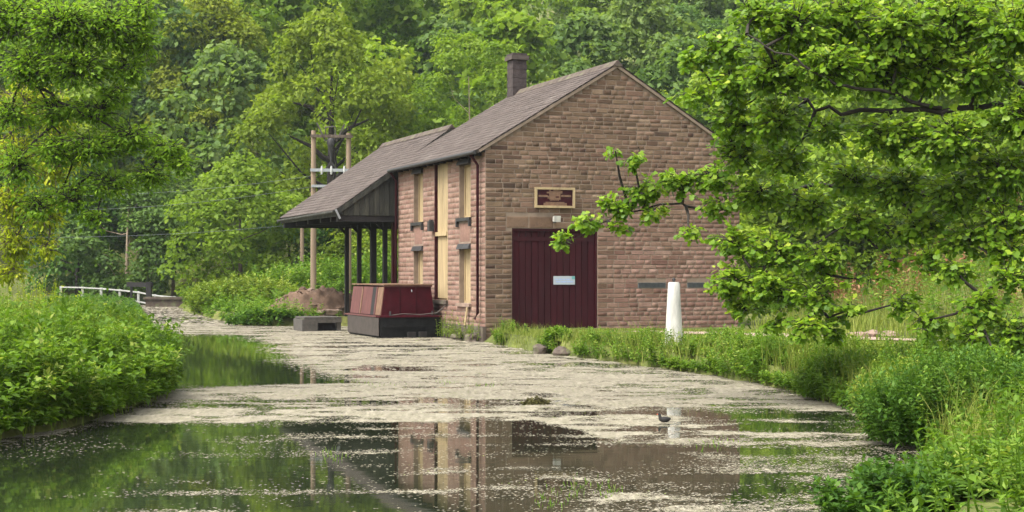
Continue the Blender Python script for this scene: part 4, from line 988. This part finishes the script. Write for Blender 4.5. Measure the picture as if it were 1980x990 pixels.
V, F_, t = blades(rng, X, Y, rng.uniform(.35, 1.0, n_) * (.5 + .7 * sstep(0, 1, d)), .005, .45, np.maximum(ground(X, Y), .02))
o = obj_np('bank_grass', V, F_, M['herb_yellow'], None, t); tag(o, 'grass blades growing through the left bank nettles', 'grass', None, 'stuff')
# plants at the foot of the canal wall
wx = []; 
for s_ in np.linspace(.1, 3.2, 46):
    v_ = in_b((-.12 - random.uniform(0, .22), s_, 0)); wx.append((v_.x, v_.y))
wx = np.array(wx); V, F_, t = herbs(rng, wx[:, 0], wx[:, 1], rng.uniform(.25, .75, len(wx)), 14, .10, None, np.full(len(wx), .05), .4)
o = obj_np('wall_plants', V, F_, M['herb_yellow'], None, t); tag(o, 'straggling weeds at the foot of the canal wall', 'weeds', None, 'stuff')
# lawn and verge grass
n_ = 20000; Y = rng.uniform(33, 43.5, n_); X = rng.uniform(-.5, 8.0, n_); k_ = (X > xr(Y) + .1) & ((Y - 43) < .385 * (X + .74) - .12) & (np.min(np.hypot(X[:, None] - cx[None], Y[:, None] - cy[None]), 1) > rng.uniform(.45, .9, n_)) ; X, Y = X[k_], Y[k_]
V, F_, t = blades(rng, X, Y, rng.uniform(.03, .085, len(X)), .010, .5)
o = obj_np('lawn_grass', V, F_, M['grass'], None, t); tag(o, 'short mown lawn grass before the gable', 'grass', None, 'stuff')
n_ = 14000; Y = rng.uniform(36, 62, n_); X = rng.uniform(6.8, 24, n_); k_ = (np.min(np.hypot(X[:, None] - cx[None], Y[:, None] - cy[None]), 1) > rng.uniform(.45, .95, n_)) & (X - 7.4 > .36 * (Y - 46)); X, Y = X[k_], Y[k_]
V, F_, t = blades(rng, X, Y, rng.uniform(.25, .7, len(X)), .014, .4)
o = obj_np('verge_grass', V, F_, M['grass'], None, t); tag(o, 'long pale grass on the verge behind the pink path', 'grass', None, 'stuff')
n_ = 900; Y = rng.uniform(40, 64, n_); X = 12 + rng.uniform(0, 14, n_)
k_ = fbm(X / 2.2, Y / 2.2, 71) > .48; X, Y = X[k_], Y[k_]
V, F_, t = herbs(rng, X, Y, rng.uniform(.5, 1.4, len(X)), 16, .22, None, None, .4)
o = obj_np('bracken', V, F_, M['bracken'], None, t); tag(o, 'rusty brown dead bracken on the right slope', 'bracken', None, 'stuff')
n_ = 900; Y = rng.uniform(38, 66, n_); X = 11 + rng.uniform(0, 16, n_)
k_ = fbm(X / 2.2, Y / 2.2, 71) < .52; X, Y = X[k_], Y[k_]
V, F_, t = herbs(rng, X, Y, rng.uniform(.5, 1.5, len(X)), 18, .24, None, None, .5)
o = obj_np('slope_growth', V, F_, M['herb'], None, t); tag(o, 'green scrub on the slope behind the sycamore', 'scrub', None, 'stuff')
n_ = 1500; Y = rng.uniform(58, 100, n_); X = xr(Y) + rng.uniform(0, 26, n_)
V, F_, t = merge([herbs(rng, X, Y, rng.uniform(.4, 1.1, n_), 14, .26, None, None, .5), right_patch(420, 55.6, 78, -.1, 3.0, (.25, .6), .2, 14, 68)])
o = obj_np('far_growth', V, F_, M['herb'], None, t); tag(o, 'green rough growth beyond the shelter and poles', 'undergrowth', None, 'stuff')

# ------------------------------------------------------------------ overhanging trees near the camera
def spray_tree(name, label, trunk, r0, limbs, blobs, leafmat, barkmat, n_per, leaf, seed, lobe=True, flat=.5, droop=.35):
    """limbs: list of polylines (px,py,Y); blobs: (px,py,Y,rx_px,ry_px,weight); each blob is a set of leafy sprays on twigs"""
    rg = np.random.default_rng(seed)
    e = empty(name, trunk[0]); tag(e, label, 'tree')
    off = np.array(trunk[0])
    mb = MB(); pts_all = []
    n_ = len(trunk); mb.tube([np.array(t_) - off for t_ in trunk], list(np.linspace(r0 * 1.2, r0 * .55, n_)), 10, False)
    pts_all += [np.array(t_) for t_ in trunk[1:]]
    for (pl_, ra, rb) in limbs:
        w_ = [W(*q_) + np.array([0, .25, 0]) for q_ in pl_]; ra *= .62; rb *= .62
        # smooth, slightly crooked
        tt_ = np.linspace(0, 1, len(w_) * 4); ti_ = np.linspace(0, 1, len(w_))
        q_ = np.stack([np.interp(tt_, ti_, [a_[j] for a_ in w_]) for j in range(3)], -1)
        q_[1:-1] += rg.normal(0, .035, q_[1:-1].shape)
        mb.tube([a_ - off for a_ in q_], list(np.linspace(ra, rb, len(q_))), 6, False)
        pts_all += list(q_)
    pts_all = np.array(pts_all)
    Ps, Ts, Ns, Ls, To = [], [], [], [], []
    for (px, py, Y, rx, ry, wgt) in blobs:
        s_ = Y / FPX; c = W(px, py, Y); R_ = np.array([rx * s_, (rx + ry) * .5 * s_ * .9, ry * s_])
        ns = max(3, int(n_per * wgt * rx * ry / 2500))
        near = pts_all[np.argmin(((pts_all - c) ** 2).sum(1))]
        mid_ = near * .5 + c * .5 + rg.normal(0, .06, 3)
        mb.tube([near - off, mid_ - off, c - off], [.028, .02, .010], 5, False)
        for i in range(ns):
            d = rg.normal(0, 1, 3); d /= np.linalg.norm(d); tip = c + d * R_ * 1.12 * rg.random() ** .5
            st = c + (tip - c) * .15 + rg.normal(0, .05, 3)
            L = np.linalg.norm(tip - st)
            bend = np.array([0, 0, .10 * L])
            tw = [st, st * .5 + tip * .5 + bend, tip]
            if L > .15: mb.tube([a_ - off for a_ in tw], [.009, .006, .003], 3, False)
            m_ = int(rg.integers(7, 13))
            for q in range(m_):
                u = .25 + .75 * (q + rg.random()) / m_
                P = tw[0] * (1 - u) ** 2 + 2 * u * (1 - u) * tw[1] + u * u * tw[2]
                out = (tip - st) / max(L, .05); sd = rg.normal(0, 1, 3); sd[2] *= .3
                T_ = out * .5 + sd * .8 + np.array([0, 0, -droop * rg.uniform(.3, 1.5)])
                T_ /= np.linalg.norm(T_)
                pet = leaf * rg.uniform(.3, .9)
                Ps.append(P + T_ * pet); Ts.append(T_)
                nn = np.array([0, -.3, flat * 2]) + rg.normal(0, .6, 3); Ns.append(nn)
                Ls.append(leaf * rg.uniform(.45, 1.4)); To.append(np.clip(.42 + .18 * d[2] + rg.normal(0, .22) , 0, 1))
    P = np.array(Ps) - off; T_ = np.array(Ts); N = norm(np.array(Ns)); l = np.array(Ls); tone = np.array(To)
    if lobe:
        V, F_, k_ = lobed(P, T_, N, l); tn = np.repeat(tone, k_)
    else:
        V, F_ = leaves(P, T_, N, l, l * .5, .1); tn = tone
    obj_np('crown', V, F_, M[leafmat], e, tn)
    mb.build('trunk', M[barkmat], e)
    return e, len(P)
# sycamore on the right bank, trunk just outside the picture
TX = W(2110, 600, 21.5)
tz0 = float(ground(TX[0], 21.5))
syc_trunk = [(TX[0], 21.5, tz0 - .2), (TX[0] - .02, 21.5, tz0 + 1.2), (TX[0] + .05, 21.5, tz0 + 2.6), (TX[0] - .05, 21.4, tz0 + 4.4), (TX[0] + .1, 21.3, tz0 + 7.0)]
syc_limbs = [
 ([(2110, 330, 21.5), (1960, 195, 21.3), (1830, 205, 21.2), (1690, 212, 21.4), (1590, 205, 21.8), (1500, 165, 22.2), (1400, 150, 22.5)], .085, .018),
 ([(1830, 205, 21.2), (1740, 172, 21.0), (1630, 160, 20.6), (1540, 110, 20.6), (1450, 60, 20.8)], .05, .015),
 ([(2110, 420, 21.5), (1950, 400, 22.0), (1780, 365, 22.6), (1600, 358, 23.0), (1480, 380, 23.2), (1385, 402, 23.4), (1290, 392, 23.4), (1180, 420, 23.4), (1085, 468, 23.3)], .075, .010),
 ([(2110, 250, 21.5), (1900, 90, 21.5), (1700, 30, 21.8), (1520, -30, 22.0)], .08, .02),
 ([(1780, 365, 22.6), (1680, 420, 22.4), (1590, 470, 22.2), (1480, 520, 22.2), (1400, 560, 22.4)], .035, .010),
 ([(1590, 470, 22.2), (1585, 560, 22.0), (1605, 620, 22.0)], .022, .008),
 ([(2110, 470, 21.5), (1980, 520, 21.0), (1900, 590, 20.8)], .04, .012),
 ([(1480, 165, 22.2), (1420, 230, 22.4), (1385, 270, 22.6)], .02, .008),
]
syc_blobs = [
 # top mass
 (1960, 60, 21, 90, 70, 1), (1850, 40, 21.5, 90, 70, 1), (1740, 60, 21.2, 90, 65, 1), (1640, 40, 21.6, 90, 70, 1), (1540, 50, 21.4, 80, 65, 1), (1460, 30, 21.4, 50, 45, .8),
 (1400, 90, 22.2, 60, 42, .9), (1345, 120, 22.4, 42, 28, .8), (1340, 185, 22.4, 40, 22, .7), (1420, 160, 22.2, 60, 45, 1), (1500, 140, 21.6, 75, 55, 1), (1600, 130, 21.0, 80, 50, 1),
 (1700, 140, 21.4, 90, 55, 1), (1800, 130, 21.4, 90, 60, 1), (1900, 140, 21.2, 80, 60, 1), (1970, 230, 21, 60, 70, 1),
 (1420, 235, 22.4, 55, 42, 1), (1500, 235, 22.0, 70, 50, 1), (1600, 250, 22.2, 50, 40, .5), (1720, 265, 21.4, 95, 50, 1), (1840, 270, 21.2, 95, 60, 1), (1940, 330, 21.4, 80, 60, 1),
 # middle
 (1430, 300, 22.8, 60, 42, 1), (1520, 310, 22.4, 60, 42, .9), (1640, 345, 22.6, 70, 42, .8), (1740, 355, 22.4, 80, 48, 1), (1850, 370, 21.8, 80, 55, 1), (1940, 430, 21.4, 70, 55, 1),
 (1470, 375, 23.0, 70, 42, 1), (1560, 400, 23.0, 80, 45, 1), (1660, 430, 22.4, 60, 36, .7), (1780, 440, 22.2, 70, 40, .8), (1870, 460, 21.8, 60, 40, .8),
 # the long low branch reaching left
 (1380, 345, 23.4, 60, 30, 1), (1310, 350, 23.4, 52, 30, 1), (1250, 370, 23.4, 45, 28, 1), (1190, 400, 23.4, 42, 26, 1), (1135, 430, 23.4, 36, 22, 1), (1092, 462, 23.3, 26, 17, 1), (1225, 305, 23.2, 24, 20, .8), (1190, 292, 23.2, 22, 8, .7), (1390, 400, 23.2, 45, 22, .8), (1330, 455, 23.0, 30, 25, .5), (1265, 410, 23.4, 35, 22, .7), (1195, 440, 23.4, 26, 16, .6),
 # lower hanging sprays
 (1420, 470, 22.6, 55, 36, .9), (1500, 480, 22.4, 65, 42, 1), (1590, 500, 22.2, 60, 40, .9), (1420, 550, 22.4, 60, 40, 1), (1500, 560, 22.2, 60, 42, 1), (1440, 600, 22.4, 50, 26, .7), (1580, 570, 22.0, 50, 42, .8), (1600, 635, 22.0, 42, 26, .8), (1680, 540, 22.2, 35, 24, .4), (1740, 585, 22.0, 40, 28, .6),
 (1800, 500, 21.8, 50, 34, .6), (1950, 480, 21.2, 50, 40, .8), (1720, 450, 22.2, 50, 30, .6), (1880, 650, 20.8, 40, 34, .6), (1640, 600, 21.8, 36, 30, .6), (1560, 630, 21.8, 40, 28, .7), (1500, 625, 22.2, 40, 24, .6), (1790, 620, 21.6, 44, 34, .5), (1850, 520, 21.2, 46, 34, .6), (1930, 700, 20.4, 46, 36, .7),
 (1900, 590, 20.8, 46, 42, .9), (1960, 540, 20.8, 40, 40, .8), (1955, 640, 20.8, 50, 40, .9), (1730, 500, 22.2, 40, 22, .35),
]
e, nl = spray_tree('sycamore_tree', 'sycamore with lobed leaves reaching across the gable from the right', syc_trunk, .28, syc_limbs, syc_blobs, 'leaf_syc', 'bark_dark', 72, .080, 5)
print('sycamore leaves', nl)
# trees overhanging from the left bank
OX = W(-150, 560, 25.0); tz0 = float(ground(OX[0], 25.0))
l_trunk = [(OX[0], 25, tz0 - .2), (OX[0] + .1, 25, tz0 + 1.5), (OX[0] + .2, 25, tz0 + 3.2), (OX[0] + .5, 25, tz0 + 6.0)]
l_limbs = [
 ([(-140, 250, 25), (-30, 120, 25), (60, 160, 24.6), (130, 210, 24.6), (220, 250, 24.8), (300, 275, 25)], .07, .012),
 ([(-120, 160, 25), (0, 60, 25), (120, 50, 24.6), (220, 60, 24.6), (280, 70, 24.8)], .07, .012),
 ([(60, 160, 24.6), (130, 300, 25), (200, 350, 25.2)], .03, .01),
]
l_blobs = [(30, 40, 25, 90, 60, 1), (120, 50, 24.6, 90, 60, 1), (210, 50, 24.6, 70, 50, 1), (265, 80, 24.8, 46, 40, .9), (240, 135, 24.8, 50, 32, .9), (150, 130, 24.6, 80, 45, 1), (60, 130, 24.8, 80, 45, 1), (270, 20, 24.8, 40, 40, .9),
 (110, 215, 25, 70, 36, .6), (190, 215, 25, 60, 32, .8), (225, 180, 24.8, 40, 26, .7), (250, 265, 25, 60, 34, 1), (320, 290, 25, 45, 28, 1), (350, 318, 25, 30, 22, .9), (180, 285, 25, 70, 38, 1), (110, 290, 25, 60, 40, .7), (290, 340, 25.2, 50, 30, .8), (210, 355, 25.2, 60, 36, .8), (140, 380, 25.2, 50, 40, .6), (185, 420, 25.2, 36, 26, .5), (20, 220, 25, 50, 40, .6), (30, 320, 25, 50, 50, .6), (70, 400, 25.2, 50, 40, .5)]
e, nl = spray_tree('overhanging_tree', 'olive green tree overhanging the canal from the upper left corner', l_trunk, .22, l_limbs, l_blobs, 'leaf_olive', 'bark_dark', 165, .08, 6, False, .35, .5)
print('left leaves', nl)
GXp = W(-60, 560, 31.0); tz0 = float(ground(GXp[0], 31.0))
g_trunk = [(GXp[0], 31, tz0 - .2), (GXp[0], 31, tz0 + 1.6), (GXp[0] + .1, 31, tz0 + 3.4), (GXp[0] + .3, 31, tz0 + 5.5)]
g_limbs = [([(-50, 330, 31), (20, 250, 31), (80, 240, 31), (130, 280, 31)], .05, .012), ([(-50, 400, 31), (20, 380, 31), (90, 420, 31)], .04, .01)]
g_blobs = [(40, 200, 31, 70, 60, .7), (110, 230, 31, 50, 60, .7), (30, 300, 31, 60, 60, .9), (100, 320, 31, 50, 60, .7), (20, 390, 31, 50, 60, .9), (80, 410, 31, 48, 55, .8), (30, 470, 31, 46, 50, .9), (90, 480, 31, 30, 36, .6), (20, 525, 31, 40, 30, .7), (145, 300, 31.2, 30, 40, .5)]
e, nl = spray_tree('golden_tree', 'yellowish drooping tree behind the left bank', g_trunk, .16, g_limbs, g_blobs, 'leaf_gold', 'bark', 150, .085, 9, False, .2, 1.0)
# small yellow shrub by the fence end
bush('bush', 82, 520, 29.0, .32, .3, 'leaf_gold', 'small yellow shrub above the left bank growth', 70, .09, .5, 20)

# ------------------------------------------------------------------ floating weed on the water
rng = np.random.default_rng(91)
def weed_density(X, Y):
    n_big = fbm(X / 3.2 + 3, Y / 2.6, 81, 4); n_str = fbm(X / 1.6, Y / .55, 83, 3); n_f = fbm(X / .5, Y / .35, 87, 2)
    Yw = Y + .9 * (fbm(X / 2.2, Y / 2.2, 99, 2) - .5)
    px = 990 + X / Y * FPX; py = 527 + EYE / Y * FPX
    d = np.full(X.shape, .92)
    # open water beside the left bank
    edge = np.interp(Y, [24, 26.2, 27, 30, 36, 47, 50], [-9, -6.0, -3.6, -4.6, -6.0, -8.6, -12])
    d -= .95 * sstep(.9, -.5, (X - edge) - .5 + 1.6 * (n_big - .5)) * sstep(26.0, 26.9, Y + (n_str - .5) * 1.2) * sstep(50, 46, Y)
    # long streak of open water, then a weed band, then the open foreground on the left
    d -= .75 * sstep(.35, .65, n_str) * sstep(23.9, 23.0, Y) * sstep(21.6, 22.4, Y) * sstep(1.5, -1.5, X + (n_big - .5) * 4)
    lim = np.interp(X, [-8, -5, -2, 0.3, 1.5, 2.6, 4.5], [19.0, 19.6, 19.7, 19.9, 17.0, 14.8, 12.5])
    fore = sstep(.25, -.35, (Y - lim) + 1.1 * (n_big - .5) + .6 * (n_str - .5)) * sstep(2.3, 1.0, X - .35 * (Y - 16) + 1.2 * (n_big - .5))
    d -= .80 * fore
    # streaks lying on the open foreground
    stk = sstep(.54, .74, fbm(X / 1.5 + 9, Yw / .5, 89, 4)) * sstep(-4.6, -2.2, X + (n_big - .5) * 2)
    d += fore * (.55 * stk * sstep(-5.2, -3.0, X + n_big) + .42 * sstep(.45, .7, n_big) * sstep(-4.6, -2.0, X))
    # openings on the right
    op = sstep(.53, .66, fbm(X / 1.8 + 31, Y / .8, 93, 3)) * sstep(.4, 1.8, X) * sstep(22.6, 20.5, Y)
    d -= .72 * op
    d -= .38 * sstep(0.6, 2.0, X) * sstep(18.6, 16.5, Y)
    d -= .30 * sstep(24.5, 21, Y) * sstep(.35, .65, n_big)
    d = np.maximum(d, .75 * sstep(.55, .1, X - xl(Y)) * sstep(26, 24, Y))
    # thin streaks everywhere
    d -= .55 * sstep(.58, .72, fbm(X / 2.4 + 5, Y / .9, 95, 3)) * sstep(24, 28, Y)
    d -= .25 * sstep(56, 66, Y) * sstep(.4, .6, n_big)
    return np.clip(d, 0, 1) * (.55 + .6 * sstep(.25, .6, n_f))
fxs = np.arange(-12.5, 5.2, .16); fys = np.concatenate([np.arange(12, 30, .10), np.arange(30, 58, .25)])
fX, fY = np.meshgrid(fxs, fys); dn = weed_density(fX, fY)
ins = (fX > xl(fY) - .2) & (fX < xr(fY) + .3)
ii = np.arange(fX.size).reshape(fX.shape)
fF = np.stack([ii[:-1, :-1], ii[:-1, 1:], ii[1:, 1:], ii[1:, :-1]], -1)
ok_ = (ins[:-1, :-1] | ins[1:, 1:]) & (np.maximum(dn[:-1, :-1], dn[1:, 1:]) > .02)
m, n, p = mat_new('weed_film')
at = n.nodes.new('ShaderNodeAttribute'); at.attribute_name = 'cover'
ge = n.nodes.new('ShaderNodeNewGeometry'); mp = n.nodes.new('ShaderNodeMapping'); mp.inputs['Scale'].default_value = (1.0, 0.55, 1)
n.links.new(ge.outputs['Position'], mp.inputs['Vector'])
mp2 = n.nodes.new('ShaderNodeMapping'); mp2.inputs['Scale'].default_value = (1.0, 0.22, 1); n.links.new(ge.outputs['Position'], mp2.inputs['Vector'])
nz = n.nodes.new('ShaderNodeTexNoise'); nz.inputs['Scale'].default_value = 11; nz.inputs['Detail'].default_value = 9; nz.inputs['Roughness'].default_value = 0.85
n.links.new(mp.outputs[0], nz.inputs['Vector'])
th = n.nodes.new('ShaderNodeMath'); th.operation = 'MULTIPLY_ADD'; th.inputs[1].default_value = .44; n.links.new(at.outputs['Fac'], th.inputs[0]); n.links.new(nz.outputs['Fac'], th.inputs[2])
al = n.nodes.new('ShaderNodeMapRange'); al.interpolation_type = 'SMOOTHSTEP'; al.inputs[1].default_value = .71; al.inputs[2].default_value = .88
n.links.new(th.outputs[0], al.inputs[0]); n.links.new(al.outputs[0], p.inputs['Alpha'])
n2 = n.nodes.new('ShaderNodeTexNoise'); n2.inputs['Scale'].default_value = 9; n2.inputs['Detail'].default_value = 10; n2.inputs['Roughness'].default_value = 0.9
n.links.new(mp2.outputs[0], n2.inputs['Vector'])
rr = ramp(n, [(0.33, (0.07, 0.068, 0.035)), (0.43, (0.17, 0.158, 0.098)), (0.54, (0.285, 0.257, 0.188)), (0.66, (0.41, 0.375, 0.29))])
n.links.new(n2.outputs['Fac'], rr.inputs[0]); n.links.new(rr.outputs[0], p.inputs['Base Color']); p.inputs['Roughness'].default_value = .8; p.inputs['Specular IOR Level'].default_value = .15
fo = obj_np('weed_film', np.stack([fX, fY, np.full(fX.shape, .0015)], -1), fF[ok_], m)
fa_ = fo.data.attributes.new('cover', 'FLOAT', 'POINT'); fa_.data.foreach_set('value', dn.ravel().astype(np.float32))
tag(fo, 'thin greenish beige film of weed lying on the canal between the flecks', 'water weed', None, 'stuff')
Vs, Fs, Ts, off = [], [], [], 0
for (ya, yb, sz, cov) in ((12, 17, .028, .5), (17, 22, .034, .55), (22, 28, .045, 1.0), (28, 37, .062, 1.0), (37, 56, .10, 1.0), (56, 92, .24, 2.0)):
    x0 = max(float(xl(np.linspace(ya, yb, 9)).min()), -.345 * yb); x1 = min(float(xr(np.linspace(ya, yb, 9)).max()), .345 * yb)
    n_ = int((yb - ya) * (x1 - x0) * cov / (sz * sz * .55))
    X = rng.uniform(x0, x1, n_); Y = rng.uniform(ya, yb, n_)
    k_ = (X > xl(Y) + .05) & (X < xr(Y) - .05) & (rng.random(n_) < weed_density(X, Y)); X, Y = X[k_], Y[k_]
    n_ = len(X); a = rng.uniform(0, 6.28, n_); s = sz * rng.uniform(.5, 1.25, n_)
    z = rng.uniform(.002, .007, n_) + .010 * (rng.random(n_) < .06) * rng.random(n_)
    P = np.stack([X, Y, z], -1)
    c = np.stack([np.cos(a), np.sin(a), rng.normal(0, .03, n_)], -1) * s[:, None]; q = np.stack([-np.sin(a), np.cos(a), rng.normal(0, .03, n_)], -1) * (s * rng.uniform(.4, .8, n_))[:, None]
    V = np.stack([P - c * .5 - q * .3, P - c * .2 + q * .5, P + c * .5 + q * .3, P + c * .25 - q * .5], 1).reshape(-1, 3)
    V[:, 2] = np.maximum(V[:, 2], .002)
    Vs.append(V); Fs.append(np.arange(n_ * 4).reshape(-1, 4) + off); off += n_ * 4
    Ts.append(np.clip(rng.beta(2.2, 1.8, n_) * .93 + .10 * (fbm(X / 1.5, Y / 1.5, 97) - .5), .05, .93))
    gr = rng.random(n_) < .03 * (fbm(X / .9, Y / .9, 98) > .55); Ts[-1][gr] = .98
    br = rng.random(n_) < np.where((X > 1) & (Y < 18), .16, .035); Ts[-1][br] = rng.uniform(0, .08, br.sum())
V = np.concatenate(Vs); print('weed flecks', len(V) // 4)
o = obj_np('floating_weed', V, np.concatenate(Fs), M['weed'], None, np.concatenate(Ts)); tag(o, 'cream coloured floating weed covering the canal surface', 'water weed', None, 'stuff')
# green shoots standing out of the weed
spots = [(750, 745, 60), (870, 740, 30), (500, 655, 60), (455, 735, 40), (640, 880, 30), (1170, 950, 30), (1110, 945, 30), (1060, 970, 40), (1500, 760, 60), (1380, 860, 50), (700, 740, 40), (940, 745, 40)]
X, Y = [], []
for (px, py, rx) in spots:
    y0 = EYE * FPX / (py - 527)
    for i in range(46):
        yy = y0 + rng.normal(0, .35); X.append((px - 990 + rng.normal(0, rx * .5)) / FPX * yy); Y.append(yy)
X = np.array(X); Y = np.array(Y)
V, F_, t = blades(rng, X, Y, rng.uniform(.02, .06, len(X)), .006, .6, np.zeros(len(X)))
o = obj_np('water_shoots', V, F_, M['herb'], None, t); tag(o, 'scattered green shoots standing out of the floating weed', 'water plants', None, 'stuff')
# brown clump of floating leaves
Y_ = EYE * FPX / (781 - 527); cx_ = (1036 - 990) / FPX * Y_
n_ = 260; a = rng.uniform(0, 6.28, n_); r = np.sqrt(rng.random(n_)); P = np.stack([cx_ + .20 * r * np.cos(a), Y_ + .16 * r * np.sin(a), .005 + .09 * (1 - r ** 2) * rng.random(n_)], -1)
V, F_ = leaves(P, rand_dir(n_, rng) * [1, 1, .5], rand_dir(n_, rng) + [0, 0, .8], np.full(n_, .08), np.full(n_, .03))
o = obj_np('floating_clump', V, F_, M['litter'], None, rng.random(n_) * .4); tag(o, 'small olive brown clump of plant litter floating on the weed', 'plant clump')
# young moorhen
Y_ = EYE * FPX / (816 - 527); cx_ = (1284 - 990) / FPX * Y_
mh = empty('moorhen', (cx_, Y_, 0), 0); tag(mh, 'small black young moorhen swimming beside the white post reflection', 'bird')
mb = MB(); prof = [(.085, .0, .052, .004), (.06, 0, .042, .026), (.02, 0, .034, .040), (-.02, 0, .034, .040), (-.045, 0, .045, .030), (-.056, 0, .070, .019), (-.060, 0, .092, .018), (-.068, 0, .104, .017), (-.080, 0, .104, .010)]
mb.tube([(a_, b_, c_) for a_, b_, c_, _ in prof], [q_[3] for q_ in prof], 10); mb.build('body', M['feather'], mh)
MB().tube([(-.079, 0, .103), (-.098, 0, .099)], [.007, .002], 6).build('beak', M['beak'], mh)

# ------------------------------------------------------------------ air: faint haze over the whole place
hz = MB().box((-255, -28, -1.95), (255, 455, 112)).build('haze', None)
hm_ = bpy.data.materials.new('haze'); hm_.use_nodes = True; n = hm_.node_tree; n.nodes.clear()
vo = n.nodes.new('ShaderNodeVolumePrincipled'); vo.inputs['Color'].default_value = (0.86, 0.93, 1.0, 1); vo.inputs['Density'].default_value = 0.00018; vo.inputs['Anisotropy'].default_value = 0.2
ou = n.nodes.new('ShaderNodeOutputMaterial'); n.links.new(vo.outputs[0], ou.inputs['Volume'])
hz.data.materials[0] = hm_; tag(hz, kind='stuff')
